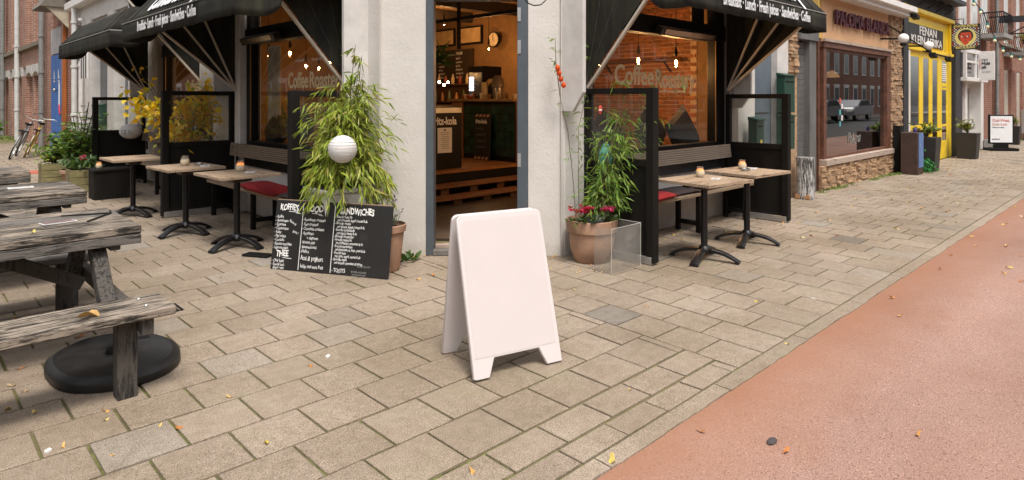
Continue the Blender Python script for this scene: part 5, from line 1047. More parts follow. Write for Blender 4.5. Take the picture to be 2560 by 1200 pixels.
for a_,b_,bars in ((16.14,16.84,((0,.42),(.80,.90),(2.45,2.6))),(17.16,17.68,((0,.42),(.80,.90),(2.45,2.6))),(17.98,18.48,((0,.42),(2.45,2.6))),(18.88,19.36,((0,.45),(.8,.86),(1.72,1.78),(1.80,1.9),(2.45,2.6)))):
    for z0,z1 in bars: yp(a_,b_,z0,z1,4.055)
    T(MB().box(a_,b_,4.060,4.066,.4,2.5),'pane',glass_mat('yellow_front_glass',(.5,.5,.5),1.8,base=.06) if 'yg' not in _mc else _mc['yg'],ye)
m=MB()
for k in range(9): m.box(18.92,19.3,4.045,4.059,1.94+.052*k,1.97+.052*k)
T(m,'louvre',WHT,ye); T(MB().box(18.95,19.3,4.045,4.06,.66,.72),'letter_slot',BLK,ye); m=MB(); m.box(18.94,19.3,4.05,4.061,.12,.42); T(m,'door_panel',YLW,ye,bevel=.01)
sb=T(MB().box(16.12,19.12,4.075,4.098,2.74,3.20),'sign_board',DKR,ye)
def fit(s_,x0,x1,y,z,h,mat,par,bold=.01,ex=.002):
    t=text(s_,(0,0,0),(1,0,0),(0,0,1),h,mat,None,'sign_text',bold=bold,ex=ex); vs=t.data.vertices; wx=max(v.co.x for v in vs); mn=min(v.co.x for v in vs); o=wloc(par)
    for v in vs: v.co=Vector((x0+(v.co.x-mn)*(x1-x0)/(wx-mn),y+v.co.y,z+v.co.z))-o
    t.parent=par; return t
fit('FENAN',16.95,18.45,4.072,2.985,.28,WHT,sb,.003); fit('KLEIN AFRIKA',16.3,18.98,4.072,2.76,.27,WHT,sb,.002)
bl=thing('black_upper_storey','dark slate upper storey over the yellow restaurant','building',(17.7,4.1,3.5)); T(MB().box(15.4,20.3,4.06,4.5,3.545,7.5),'wall',brick_mat('black_brick',(.03,.03,.033),(.05,.05,.052),(.08,.08,.08)),bl); T(MB().box(15.5,20.0,3.75,4.06,3.9,4.0),'balcony_floor',DKR,bl); m=MB()
for k in range(4): m.tube([(16.5+.8*k,3.95-.14*math.sin(q*.7),3.85-.05*q) for q in range(6)],.015,5)
T(m,'scroll_bracket',BLK,bl)
co=thing('black_column','black painted column at the right of the yellow restaurant','column',(20.2,4.0,0)); T(MB().box(19.92,20.7,3.97,4.4,.45,3.5),'shaft',DKR,co,bevel=.01); T(MB().box(19.88,20.75,3.93,4.4,0,.45),'plinth',DKR,co,bevel=.02)
# square hanging sign with a painted face (flat print on a board)
es=thing('hanging_restaurant_sign','square hanging sign with a red face in a pale yellow ring','sign',(20.4,3.85,3.1)); T(MB().box(20.40,20.44,3.53,4.165,2.80,3.47),'board',M('sign_black',(.02,.02,.018),.5),es); T(MB().tube([(20.42,3.9,3.47),(20.42,3.9,3.62),(20.42,4.1,3.62)],.012,6),'bracket',BLK,es); T(MB().beam((20.42,4.16,3.3),(20.42,4.06,3.3),.02,.02),'arm',BLK,es)
SY=M('sign_yellow',(.72,.62,.22),.6,var=.03); SR=M('sign_red',(.58,.07,.03),.6,var=.05)
def fl(poly,d,mat,name): T(MB().prism(poly,(20.399-d,3.8475,3.135),(0,-1,0),(0,0,1),(-1,0,0),.001),name,mat,es)
el=lambda cx,cy,rx,ry,n=28:[(cx+rx*math.cos(2*math.pi*k/n),cy+ry*math.sin(2*math.pi*k/n)) for k in range(n)]
m=MB()
for i in range(17):
    for j in range(15):
        x_,y_=-.28+.035*i,-.235+.034*j
        if (i+j)%2 and (x_/.235)**2+(y_/.235)**2>1: m.box(20.397,20.3985,3.8475-x_-.014,3.8475-x_+.014,3.135+y_-.014,3.135+y_+.014,1 if (x_/.29)**2+(y_/.29)**2>1 and i%3==0 else 0)
T(m,'checker',[WHT,SR],es); fl(el(0,-.0,.235,.235),.001,SY,'ring'); fl(el(0,.03,.17,.17),.003,M('sign_black',(.02,.02,.018),.5),'hair'); fl([(-.13,.06),(-.10,.12),(.10,.12),(.13,.06),(.13,-.04),(.05,-.18),(0,-.215),(-.05,-.18),(-.13,-.04)],.005,SR,'face')
for s_ in (-1,1): fl(el(.06*s_-.01,.015,.035,.017,14),.007,WHT,'eye'); fl(el(.06*s_+.008,.015,.014,.016,12),.009,BLK,'pupil'); fl([(.06*s_-.05,.05),(.06*s_+.045,.05),(.06*s_+.035,.062),(.06*s_-.04,.062)],.007,M('brow_brown',(.2,.03,.02),.6),'brow')
fl([(-.012,.03),(.008,.03),(.014,-.05),(-.018,-.05)],.007,M('brow_brown',(.2,.03,.02),.6),'nose'); fl([(-.035,-.10),(0,-.09),(.035,-.10),(0,-.115)],.007,M('brow_brown',(.2,.03,.02),.6),'mouth')
text('ETHIOPIA ERITREA',(20.396,3.8475,3.40),(0,-1,0),(0,0,1),.088,SY,es,sx=.72,bold=.002,align='CENTER'); text('RESTAURANT',(20.396,3.8475,2.83),(0,-1,0),(0,0,1),.088,SY,es,sx=.80,bold=.002,align='CENTER')
es.location=(19.3,3.64,3.014); es.scale=(.946,.946,.946)
# white house with bay window, estate agent sign
wh=thing('white_bay_house','brick house with a white bay window and white double door','building',(23,4.1,0)); T(MB().box(20.75,25.3,4.12,4.5,2.85,7.5),'wall',B1,wh); T(MB().box(20.75,21.3,4.1,4.5,0,2.85),'pier',B1,wh); T(MB().box(23.6,25.25,4.06,4.5,0,2.85),'pier',B1,wh); T(MB().box(23.5,25.3,4.0,4.1,0,.25),'plinth',M('grey_plinth',(.2,.19,.18),.8),wh)
m=MB(); m.box(20.5,23.2,3.82,4.2,1.98,2.08).box(20.5,23.2,3.84,4.2,2.74,2.86).box(20.5,20.62,3.85,3.93,2.08,2.74).box(21.7,21.82,3.85,3.93,2.08,2.74).box(23.08,23.2,3.85,3.93,2.08,2.74).box(20.62,23.08,3.862,3.92,2.48,2.54); T(m,'bay_frame',WHT,wh,bevel=.006); T(MB().box(20.6,23.1,3.888,3.894,2.07,2.75),'bay_pane',GLK,wh); T(MB().box(20.55,23.15,3.95,4.3,2.06,2.76),'bay_interior',M('pale_blind',(.4,.4,.4),.8),wh)
T(MB().box(21.3,23.6,4.25,4.4,0,2.0),'door',WHT,wh); T(MB().box(21.3,21.55,4.02,4.3,0,2.0),'jamb',WHT,wh); T(MB().box(23.2,23.6,4.0,4.3,0,2.05),'jamb',WHT,wh)
for x in (21.7,22.5): T(MB().box(x,x+.5,4.236,4.249,.7,1.8),'door_pane',GLK,wh)
for k in range(3): wo_=T(MB().box(20.95+1.45*k,21.75+1.45*k,4.08,4.16,3.5,5.4),'window',WHT,wh); T(MB().box(21.05+1.45*k,21.65+1.45*k,4.074,4.079,3.6,5.3),'pane',M('net_curtain_pane',(.55,.55,.53),.3),wo_); T(MB().box(20.9+1.45*k,21.8+1.45*k,3.98,4.11,3.42,3.495),'sill',M('stone_sill',(.34,.31,.25),.8),wh)
t=thing('no_entry_sticker','small red round sign on the white house pier','sign',(21,3.95,1.55)); disc((20.98,4.08,1.62),(-1,-1,0),.07,.01,'disc',M('sign_red',(.58,.07,.03),.6),t)
ag=thing('estate_agent_sign','white square hanging sign with a red bar and black words','sign',(22,3.66,2.4)); T(MB().box(21.98,22.04,3.47,3.856,2.02,2.83),'board',WHT,ag,bevel=.006); T(MB().box(21.975,21.979,3.80,3.812,2.35,2.62),'red_bar',M('sign_red',(.58,.07,.03),.6),ag)
for s_,z,b in (('van',2.56,.0),('Huis',2.455,.004),('uit',2.35,.004)): text(s_,(21.975,3.77,z),(0,-1,0),(0,0,1),.125,BLK,ag,sx=.85,bold=b)
text('makelaars',(21.975,3.77,2.24),(0,-1,0),(0,0,1),.065,M('print_grey',(.15,.15,.16),.8),ag,sx=.8)
# brick row further along
fr=thing('far_brick_houses','red brick houses with tall pale windows at the right edge','building',(35,4.1,0)); T(MB().box(25.3,60,4.4,4.8,0,9),'rear_wall',B1,fr); T(MB().box(25.3,60,4.06,4.4,2.5,3.3),'band',B1,fr)
for k in range(14):
    x=25.9+2.4*k; T(MB().box(x,x+1.1,4.0,4.4,0,2.5),'pier',B1,fr); T(MB().box(x,x+1.0,4.0,4.4,3.3,9),'pier',B1,fr); wo_=T(MB().box(x+1.1,x+2.4,4.09,4.2,.3,2.5),'window',WHT,fr); T(MB().box(x+1.25,x+2.3,4.082,4.089,.5,2.4),'pane',M('pale_pane',(.50,.46,.38),.3),wo_)
    wo_=T(MB().box(x+1.0,x+2.4,4.09,4.2,3.4,6),'window',WHT,fr); T(MB().box(x+1.15,x+2.3,4.082,4.089,3.5,5.9),'pane',M('net_curtain_pane',(.55,.55,.53),.3),wo_); T(MB().box(x+.95,x+2.45,3.94,4.2,3.28,3.38),'sill',M('stone_sill',(.34,.31,.25),.8),fr)
def dpipe(x,y,h,label,r=.055,mat=PIPE,z0=0):
    t=thing('drainpipe',label,'drainpipe',(x,y,z0)); T(MB().tube([(x,y,z0),(x,y,h)],r,10),'pipe',mat,t,smooth=True)
    for z in (1.1,2.3,3.4): T(MB().lathe([(r*1.25,-.03),(r*1.25,.03)],(x,y,z),10),'bracket',mat,t)
dpipe(25.4,3.95,7,'grey drainpipe right of the estate agent sign')
t=thing('steel_beam_bracket','dark steel beam with a diagonal strut at the top right corner','bracket',(26,3.9,3.9)); T(MB().box(25.5,25.66,.9,3.95,3.93,4.12),'beam',DKR,t); T(MB().tube([(25.58,3.95,3.4),(25.58,3.0,3.93)],.02,6),'strut',DKR,t)
def balcony(x,z,w_,label,fl_=True):
    t=thing('balcony',label,'balcony',(x,3.9,z)); T(MB().box(x,x+w_,3.45,4.06,z,z+.14),'slab',M('balcony_stone',(.28,.27,.25),.8),t,bevel=.01); m=MB()
    for (a_,b_) in (((x,4.05,z+.75),(x,3.48,z+.75)),((x,3.48,z+.75),(x+w_,3.48,z+.75)),((x+w_,3.48,z+.75),(x+w_,4.05,z+.75))): m.tube([a_,b_],.02,6)
    T(m,'handrail',BLK,t)
    for k in range(12): T(MB().tube([(x,4.03-.05*k,z+.14),(x,3.98-.05*k,z+.45),(x,4.03-.05*k,z+.75)],.01,4),'baluster',BLK,t)
    for k in range(10): T(MB().tube([(x+w_*k/9,3.48,z+.14),(x+w_*k/9+.04,3.44,z+.4),(x+w_*k/9,3.48,z+.75)],.01,4),'baluster',BLK,t)
    if fl_:
        L_=[(Vector((x+R.uniform(0,w_),3.5+R.gauss(0,.08),z+.6+R.uniform(-.12,.2))),rv(),R.uniform(.06,.1)) for _ in range(220)]; T(MB().box(x+.05,x+w_-.05,3.36,3.54,z+.38,z+.55),'flower_box',M('brown_box',(.10,.06,.04),.8),t); leaves(t,L_,'oval',leaf_mat('balcony_flower',[(.35,.05,.03),(.30,.32,.03),(.14,.22,.04),(.45,.40,.06)]),'leaf',10)
balcony(23.3,3.30,1.4,'black scrolled iron balcony over the white house door',False); balcony(27.2,2.95,1.6,'flower-filled iron balcony at the right edge of the photo')
# string of coloured bulbs across the street front
sl_=thing('string_lights','string of coloured bulbs hanging along the right-hand houses','string lights',(22,3.4,3.3)); pts=[(19.5,3.6,4.2),(20.8,3.55,3.85),(22.5,3.5,3.15),(24.5,3.4,2.85),(27,3.3,2.95),(30,3.3,3.4)]
m=[]
for i in range(5):
    for k in range(6): q=k/6; m.append(tuple(pts[i][j]*(1-q)+pts[i+1][j]*q-(.06*math.sin(math.pi*q) if j==2 else 0) for j in range(3)))
T(MB().tube(m,.012,5),'cable',BLK,sl_)
for k,p in enumerate(m[2::3]): T(MB().lathe([(.03,0),(.03,-.06)],p,6),'socket',M('teal_socket',(.02,.25,.25),.5),sl_); T(MB().ball((p[0],p[1],p[2]-.11),.045,8),'bulb',M('pale_bulb',(.75,.72,.45),.3),sl_,smooth=True)
t=thing('orange_neon_wreath','bundle of orange lit string bulbs at the right edge','lights',(27.5,3.3,3.3))
for k in range(40): T(MB().ball((28.2+R.gauss(0,.25),3.3,3.2+R.gauss(0,.28)),.03,6),'bulb',emis_mat('warm_dot',(1,.35,.12),3) if 'wd' not in _mc else _mc['wd'],t)
# planters and the poster stand
def tallplant(x,y,h,w_,label,seed=0):
    t=thing('tall_planter',label,'planter',(x,y,0),'tall black planters before the restaurants'); T(MB().prism([(-w_*.42,-w_*.42),(w_*.42,-w_*.42),(w_*.42,w_*.42),(-w_*.42,w_*.42)],(x,y,0),(1,0,0),(0,1,0),(0,0,1),.01),'foot',BLK,t)
    m=MB(); a_=w_*.42;b=w_*.5; m.add([(x-a_,y-a_,.01),(x+a_,y-a_,.01),(x+a_,y+a_,.01),(x-a_,y+a_,.01),(x-b,y-b,h),(x+b,y-b,h),(x+b,y+b,h),(x-b,y+b,h)],[(0,3,2,1),(4,5,6,7),(0,1,5,4),(1,2,6,5),(2,3,7,6),(3,0,4,7)]); T(m,'box',M('black_planter',(.028,.024,.022),.6,var=.2),t,bevel=.01)
    L_=[]
    for k in range(16):
        a_=R.uniform(0,6.28); b=Vector((x,y,h)); e=b+Vector((math.cos(a_)*R.uniform(.05,.30),math.sin(a_)*R.uniform(.05,.26),R.uniform(.12,.34))); T(MB().tube([b,e],.006,4),'stem',STEM,t)
        for q in range(12): L_.append((b.lerp(e,R.uniform(.35,1.05)),Vector((R.gauss(0,1),R.gauss(0,1),.35)),R.uniform(.06,.11)))
    leaves(t,L_,'oval',leaf_mat('planter_leaf',[(.10,.17,.03),(.16,.24,.04),(.28,.30,.05),(.09,.13,.03),(.22,.17,.05)]) if 'pl' not in LM else LM['pl'],'leaf',60)
tallplant(15.55,3.62,.70,.46,'tall black planter with a leafy shrub before the yellow restaurant'); tallplant(19.45,3.62,.64,.46,'tall black planter with a sparse shrub before the black column'); tallplant(26.5,3.7,.6,.4,'slim grey planter behind the poster stand')
t=thing('green_weed_bush','bright green weed bush at the foot of the nearer tall planter','weed',(15.1,3.5,0)); leaves(t,[(Vector((15.15+R.gauss(0,.12),3.52+R.gauss(0,.08),abs(R.gauss(.12,.1)))),rv()+Vector((0,0,.6)),R.uniform(.05,.09)) for _ in range(160)],'oval',leaf_mat('fresh_green',[(.04,.22,.05),(.06,.30,.08),(.03,.14,.04)]),'leaf',40)
ps=thing('poster_stand','black framed poster stand with pink lettering on the far pavement','poster stand',(23.2,3.45,0)); rdp=Vector((.62,-.785,0)).normalized(); nf=Vector((-rdp.y,rdp.x,0)); nf=-nf if nf.x>0 else nf
c=Vector((23.05,3.5,0)); T(MB().obox(c+Vector((0,0,.04)),rdp,nf,(0,0,1),.37,.22,.04),'base',BLK,ps,bevel=.015); T(MB().obox(c+Vector((0,0,.14)),rdp,nf,(0,0,1),.18,.05,.07),'stem',BLK,ps); T(MB().obox(c+Vector((0,0,.62)),rdp,nf,(0,0,1),.33,.03,.42),'frame',BLK,ps,bevel=.008); T(MB().obox(c+Vector((0,0,.62))+nf*.032,rdp,nf,(0,0,1),.29,.002,.38),'poster',PAPER,ps)
PK=M('pink_print',(.55,.12,.12),.6)
for s_,z,sz,mt in (('Oud-West,',.84,.12,PK),('thuis best',.73,.12,M('pale_pink_print',(.6,.33,.30),.6)),('Verkoop uw woning',.66,.045,M('print_grey',(.15,.15,.16),.8)),('van Huis uit',.32,.05,BLK)): text(s_,c+Vector((0,0,z))+nf*.036-rdp*.25,rdp,(0,0,1),sz,mt,ps,sx=.85,bold=.002)
t=thing('grey_street_cabinet','pale grey utility cabinet at the right edge of the photo','cabinet',(29,3.2,0)); T(MB().box(29.2,30.2,3.35,3.85,.25,1.1),'body',M('cabinet_grey',(.36,.34,.31),.6,var=.1),t,bevel=.02); T(MB().box(29.3,30.1,3.4,3.8,0,.25),'base',M('cabinet_base',(.12,.09,.07),.8),t)
# weeds along the wall foot
gw=thing('wall_foot_weeds','tufts of green weed growing along the foot of the stone base','weeds',(12.8,3.93,0)); gw['kind']='stuff'
GRS=leaf_mat('grass_green',[(.09,.17,.02),(.14,.24,.03),(.2,.26,.05)])
L_=[]
for (x,y,n,s_) in ((11.2,3.93,50,.09),(11.5,3.9,80,.13),(13.0,3.85,90,.14),(13.6,3.88,60,.10),(14.0,3.86,90,.14),(14.3,3.8,70,.12),(11.0,3.97,30,.05),(16.9,3.95,120,.25),(10.6,3.9,30,.06),(12.0,3.9,20,.08),(3.1,21,160,.2),(3.15,24,120,.2),(3.1,30,150,.3)):
    for _ in range(n): L_.append((Vector((x+R.gauss(0,s_),y+R.gauss(0,.04 if y<5 else .8),.002)),Vector((R.gauss(0,.6),R.gauss(0,.6),1)),R.uniform(.02,.06) if y<5 else R.uniform(.05,.14)))
V,F=lshape('lance'); mb=MB()
for p,d,sz in L_:
    d.normalize(); side=d.cross(Vector((.3,.5,.1))).normalized(); n=side.cross(d); mt=Matrix((side,d,n)).transposed(); mb.cr=R.random(); mb.add([p+mt@(Vector((v[0]*1.6,v[1],v[2]))*sz) for v in V],F)
bpy.data.objects.remove(gw); o=mb.build('wall_foot_weeds',GRS); o['kind']='stuff'; tag(o,'tufts of green weed along the wall feet of both streets','weeds')
# ---------------- left-hand street front ----------------
lb=thing('left_brick_building','long brown brick building with buttresses at the far left','building',(3.3,30,0))
T(MB().box(3.75,4.2,23.4,60,0,9),'rear_wall',B3,lb); T(MB().box(3.335,3.9,24.16,60,2.62,3.2),'band',B3,lb); T(MB().box(3.22,3.9,24.16,60,3.2,3.32),'ledge',M('mossy_ledge',(.20,.17,.12),.85,var=.4),lb)
y=24.15
for k in range(11):
    wid=1.15
    T(MB().box(3.3,3.9,y,y+.95,0,2.3),'buttress',B3,lb); T(MB().box(3.3,3.9,y-.0,y+.95,3.32,9),'buttress',B3,lb); y2=y+.95
    T(MB().box(3.34,3.9,y2+1.25,y2+1.45,0,2.3),'buttress',B3,lb); T(MB().box(3.34,3.9,y2+1.25,y2+1.45,3.32,9),'buttress',B3,lb)
    for q in (0,1.45):
        m=MB(); n=8; po_=[(0,.36),(0,-.02)]+[(1.25*(i/n),-.02+.14*math.sin(math.pi*i/n)) for i in range(1,n)]+[(1.25,-.02),(1.25,.36)]
        m.prism(po_,(3.3,y2+q,2.28),(0,1,0),(0,0,1),(1,0,0),.3); T(m,'arched_lintel',M('white_lintel',(.55,.53,.50),.8),lb)
    for q in (0,1.45): T(MB().box(3.55,3.9,y2+q,y2+q+1.25,0,.45),'sill_wall',B3,lb)
    y=y2+2.7
T(MB().box(3.34,3.9,22.9,24.15,0,9),'wall',B3,lb)
dpipe(3.2,23.75,8,'grey drainpipe left of the blue door',.075); dpipe(3.2,29.1,8,'pale drainpipe in the middle of the left brick building',.08,PIPEW); dpipe(3.2,33.4,8,'grey drainpipe at the far left edge of the photo',.08)
bh=thing('blue_door_house','red brick house front with a tall blue boarded door','building',(3.3,21.5,0))
T(MB().box(3.4,3.9,19.8,22.9,0,9),'wall',B1,bh); BLU=M('bright_blue_paint',(.03,.15,.50),.5,var=.2,stretch=(1,1,.2))
for y0,y1 in ((21.25,21.7),(21.71,22.2),(22.21,22.85)): T(MB().box(3.31,3.36,y0,y1,.55,2.75),'door_board',BLU,bh,bevel=.006)
T(MB().box(3.29,3.37,21.22,22.9,0,.53),'kick_plate',M('dusty_blue',(.08,.19,.40),.7,var=.3),bh); T(MB().box(3.30,3.34,21.3,22.8,2.78,3.5),'notice_panel',M('pale_notice',(.5,.49,.49),.7),bh); T(MB().box(3.30,3.38,20.95,21.2,0,3.9),'orange_post',M('orange_varnished_wood',(.36,.11,.025),.5,stretch=(1,1,.2)),bh)
T(MB().box(3.295,3.305,21.45,21.62,1.2,1.95),'notice',PAPER,bh); T(MB().ball((3.26,21.95,1.75),.05,8),'door_knob',SILV,bh)
for y0 in (22.35,21.68): T(MB().prism([(0,0),(-.16,.02),(-.03,.28)],(3.303,y0,2.05),(0,1,0),(0,0,1),(-1,0,0),.008).box(3.295,3.304,y0-.2,y0+.02,1.97,2.02),'painted_boat',WHT,bh)
T(MB().prism([(0,0),(.65,.0),(.55,.16),(0,.36)],(3.4,20.7,3.95),(-1,0,0),(0,0,1),(0,1,0),1.5),'door_hood',M('lead_hood',(.16,.14,.11),.7),bh); T(MB().prism([(0,0),(.5,.55),(0,.55)],(3.4,20.75,3.4),(-1,0,0),(0,0,1),(0,1,0),.12),'bracket',M('cream_bracket',(.45,.40,.30),.7),bh); T(MB().box(3.28,3.42,19.8,22.9,4.25,4.4),'string_course',WHT,bh)
m=MB(); m.box(3.05,3.25,21.3,21.5,4.6,5.2); T(m,'iron_lantern',BLK,bh); T(MB().prism([(0,0),(.12,.25),(.02,.3),(-.1,.05)],(3.28,21.3,1.05),(0,1,0),(0,0,1),(-1,0,0),.02),'red_ribbon',M('red_ribbon',(.6,.05,.09),.7),bh)
ws=thing('white_shop_front','white pilastered front with dark panes left of the cafe','building',(3.35,16.5,0))
T(MB().box(3.5,3.9,13.3,19.8,0,3.6),'backing',M('dark_blue_pane',(.045,.06,.075),.25,var=.1),ws); T(MB().box(3.33,3.9,13.3,19.8,3.35,7.5),'upper_wall',WHTG,ws); T(MB().box(3.15,3.9,13.3,19.85,3.75,3.95),'cornice',WHT,ws,bevel=.02)
for y0,y1 in ((19.2,19.8),(17.6,18.6),(15.35,15.95),(13.6,14.25)): T(MB().box(3.30,3.6,y0,y1,0,3.4),'pilaster',WHTG,ws,bevel=.01)
T(MB().box(3.32,3.6,13.3,19.8,0,.5),'plinth',WHTG,ws); T(MB().box(3.33,3.55,18.6,18.85,0,3.4),'brick_strip',B1,ws)
dpipe(3.22,18.95,6.5,'light pipe right of the orange brick strip',.07,PIPEW); dpipe(3.22,18.2,2.4,'white twin pipe with a grey valve on the pilaster',.05,WHTG)
postbox(16.1,.90,1.38,'green letterbox seen through the furthest wind screen',.7,y=3.32,ax='y')
sf=thing('striped_pennant','black and white striped flag hanging under the left awning','flag',(3.0,16.6,2.3)); m=MB(); m2=MB()
for k in range(7): (m if k%2 else m2).box(3.0,3.02,16.3+.11*k,16.41+.11*k,1.95,2.75)
T(m,'stripe',BLK,sf); T(m2,'stripe',WHT,sf)
# upper cafe wall wood cornice at left is part of the cafe; flower planters in the side street
def crate(x,y,w_,d,h,label,n=3):
    t=thing('wooden_planter',label,'planter',(x,y,0),'mossy wooden planters in the side street'); G=M('mossy_wood',(.22,.19,.085),.85,var=.4,stretch=(1,1,3))
    for k in range(n):
        z0=h*k/n+.004; z1=h*(k+1)/n-.004
        T(MB().box(x-w_/2,x+w_/2,y-d/2,y-d/2+.03,z0,z1),'plank',G,t,bevel=.003); T(MB().box(x-w_/2,x-w_/2+.03,y-d/2+.03,y+d/2,z0,z1),'plank',G,t,bevel=.003); T(MB().box(x+w_/2-.03,x+w_/2,y-d/2+.03,y+d/2,z0,z1),'plank',G,t,bevel=.003)
    T(MB().box(x-w_/2+.03,x+w_/2-.03,y-d/2+.03,y+d/2,.02,h-.03),'soil',TERD,t); return t
c1=crate(2.08,13.9,.45,.45,.36,'mossy octagonal-looking wooden planter furthest left'); c2=crate(2.22,12.35,.42,.42,.36,'mossy wooden planter with magenta cyclamen')
bo=thing('terracotta_trough','wide terracotta trough between the two wooden planters','planter',(2.3,13.2,0)); pot(bo,(2.28,13.25,0.03),[(.17,0),(.22,.18),(.25,.19),(.25,.24),(.23,.25)]); T(MB().lathe([(.24,0),(.26,.03)],(2.28,13.25,0),24),'saucer',TER,bo)
cyclamen(c2,(2.2,12.3,.38),16,PNK,.16,20); leaves(c2,[(Vector((2.2+R.gauss(0,.13),12.35+R.gauss(0,.13),.40+abs(R.gauss(0,.08)))),rv()+Vector((0,0,.4)),R.uniform(.05,.09)) for _ in range(260)],'oval',DGR,'leaf',40)
def shrub(par,c,n,sp,h,mat,sz,kind='oval',stems=8,ind=40):
    L_=[]
    for k in range(stems):
        a_=R.uniform(0,6.28); e=Vector(c)+Vector((math.cos(a_)*sp*R.uniform(.3,1),math.sin(a_)*sp*R.uniform(.3,1),h*R.uniform(.5,1))); T(MB().tube([c,(Vector(c)+e)/2+Vector((0,0,.1)),e],.008,4),'stem',STEM,par)
        for q in range(n//stems): u=R.uniform(.2,1.02); L_.append((Vector(c).lerp(e,u)+rv(.05),Vector((R.gauss(0,1),R.gauss(0,1),.2)),sz*R.uniform(.6,1.2)))
    leaves(par,L_,kind,mat,'leaf',ind)
shrub(bo,(2.28,13.25,.25),800,.34,.75,MGR,.10,stems=18); shrub(bo,(2.35,13.3,.3),260,.36,1.15,SILG,.15,'lance',12,20)
shrub(c1,(2.08,13.9,.33),300,.22,.34,MGR,.10,stems=10); shrub(c1,(2.0,13.8,.38),160,.22,.2,BAM,.07)
ub=thing('climbing_shrub','dense green shrub growing at the foot of the blue door','shrub',(2.9,19.5,0)); shrub(ub,(3.05,19.6,0),600,.35,.62,MGR,.13,stems=22); shrub(ub,(3.0,17.3,0),500,.35,.8,DGR,.14,stems=16,ind=20)
tw=thing('white_twig_plant','tall spiky-leaved plant against the white pilasters','shrub',(2.8,14.6,0)); shrub(tw,(2.75,14.6,.1),260,.35,1.15,MGR,.24,'lance',14)
hd=thing('hedge_left','low green hedge at the left edge behind the picnic tables','hedge',(2.4,31,0)); shrub(hd,(2.6,31.5,0),700,.7,.62,leaf_mat('hedge_leaf',[(.06,.16,.02),(.12,.25,.03),(.2,.3,.05)]),.2,stems=20)
t=thing('doormat_red','small red brick paved patch in the side street','paving patch',(2.0,16.3,0)); T(MB().box(1.55,2.2,15.8,16.5,-.002,.008),'patch',M('red_patch',(.42,.10,.06),.8),t)
# bicycles leaning on the left building
def bike(label,frame,tyre=BLK):
    t=thing('bicycle',label,'bicycle',(0,0,0),'bicycles leaning against the left brick building')
    for x in (-.53,.53):
        w_=MB(); w_.tube([(x+.34*math.cos(k*math.pi/12),0,.345+.34*math.sin(k*math.pi/12)) for k in range(25)],.019,6,cap=False); wo_=T(w_,'wheel',tyre,t,smooth=True)
        T(MB().tube([(x+.315*math.cos(k*math.pi/12),0,.345+.315*math.sin(k*math.pi/12)) for k in range(25)],.010,5,cap=False),'rim',frame if x>0 else SILV,wo_)
        m=MB()
        for k in range(12): a_=k*math.pi/6; m.tube([(x,0,.345),(x+.31*math.cos(a_),0,.345+.31*math.sin(a_))],.0025,3)
        T(m,'spokes',SILV,wo_)
    F_=[((-.53,0,.345),(-.08,0,.30)),((-.53,0,.345),(-.22,0,.82)),((-.08,0,.30),(-.22,0,.88)),((-.08,0,.30),(.36,0,.80)),((-.20,0,.78),(.35,0,.86)),((.53,0,.345),(.34,0,1.0))]
    m=MB()
    for a_,b in F_: m.tube([a_,b],.017,6)
    T(m,'frame',frame,t); T(MB().tube([(.18,-.28,1.05),(.32,-.22,1.08),(.36,0,1.02),(.32,.22,1.08),(.18,.28,1.05)],.013,6),'handlebar',SILV,t,smooth=True); T(MB().lathe([(.03,0),(.10,.03),(.10,.06),(.02,.07)],(-.24,0,.88),12,sx=1.35,sy=.8),'saddle',BLK,t,smooth=True)
    T(MB().box(-.85,-.30,-.07,.07,.74,.755),'carrier',BLK,t); T(MB().tube([(-.53-.37*math.cos(k*.25),0,.345+.37*math.sin(k*.25)) for k in range(9)],.012,5),'mudguard',SILV,t); T(MB().ball((.42,0,.9),.05,8),'lamp',SILV,t); return t
b1=bike('grey bicycle leaning in front of another by the left building',M('silver_frame',(.35,.34,.33),.4,.6)); b1.location=(2.18,20.6,0); b1.rotation_euler=(rad(22),0,rad(77))
b2=bike('yellow-tyred bicycle behind the grey one by the left building',M('cream_yellow',(.60,.40,.08),.5),M('yellow_tyre',(.45,.30,.05),.7)); b2.location=(2.50,21.0,0); b2.rotation_euler=(rad(22),0,rad(79))
# ---------------- houses across both streets (they show in the window glass) ----------------
def house(kind,u0,u1,pl,label,mat,h=9.5):
    t=thing('opposite_house',label,'building',((u0+u1)/2,pl,0) if kind=='x' else (pl,(u0+u1)/2,0),'brick houses across the street')
    def B(name,m_,a0,a1,d0,d1,z0,z1,par=t): return T(MB().box(a0,a1,pl-d1,pl-d0,z0,z1) if kind=='x' else MB().box(pl-d1,pl-d0,a0,a1,z0,z1),name,m_,par)
    B('wall',mat,u0,u1,0,.4,0,h); B('cornice',WHT,u0,u1,-.3,0,h-.4,h)
    n=int((u1-u0)/2.2)
    for k in range(n):
        a=u0+.5+k*(u1-u0-.4)/n
        for z0,z1 in ((.7,2.6),(3.7,5.7),(6.6,8.3)):
            w_=B('window',WHT,a,a+1.15,-.05,-.003,z0,z1); B('pane',GLK if z0>1 else M('shop_dark',(.03,.03,.03),.2),a+.12,a+1.03,-.058,-.051,z0+.12,z1-.12,w_); B('lintel',WHT,a-.1,a+1.25,-.06,-.002,z1+.003,z1+.18)
i=0
for u0,u1,m_,lab in ((-16,-4,B2,'brown brick house across the main street, leftmost'),(-4,9,B1,'red brick house across the main street, opposite the cafe'),(9,22,B2,'brown brick house across the main street, opposite the restaurants'),(22,38,B1,'red brick house across the main street, third along'),(38,56,B2,'brown brick house across the main street, fourth along'),(56,80,B1,'red brick house across the main street, furthest right')): house('x',u0,u1,-12.5,lab,m_)
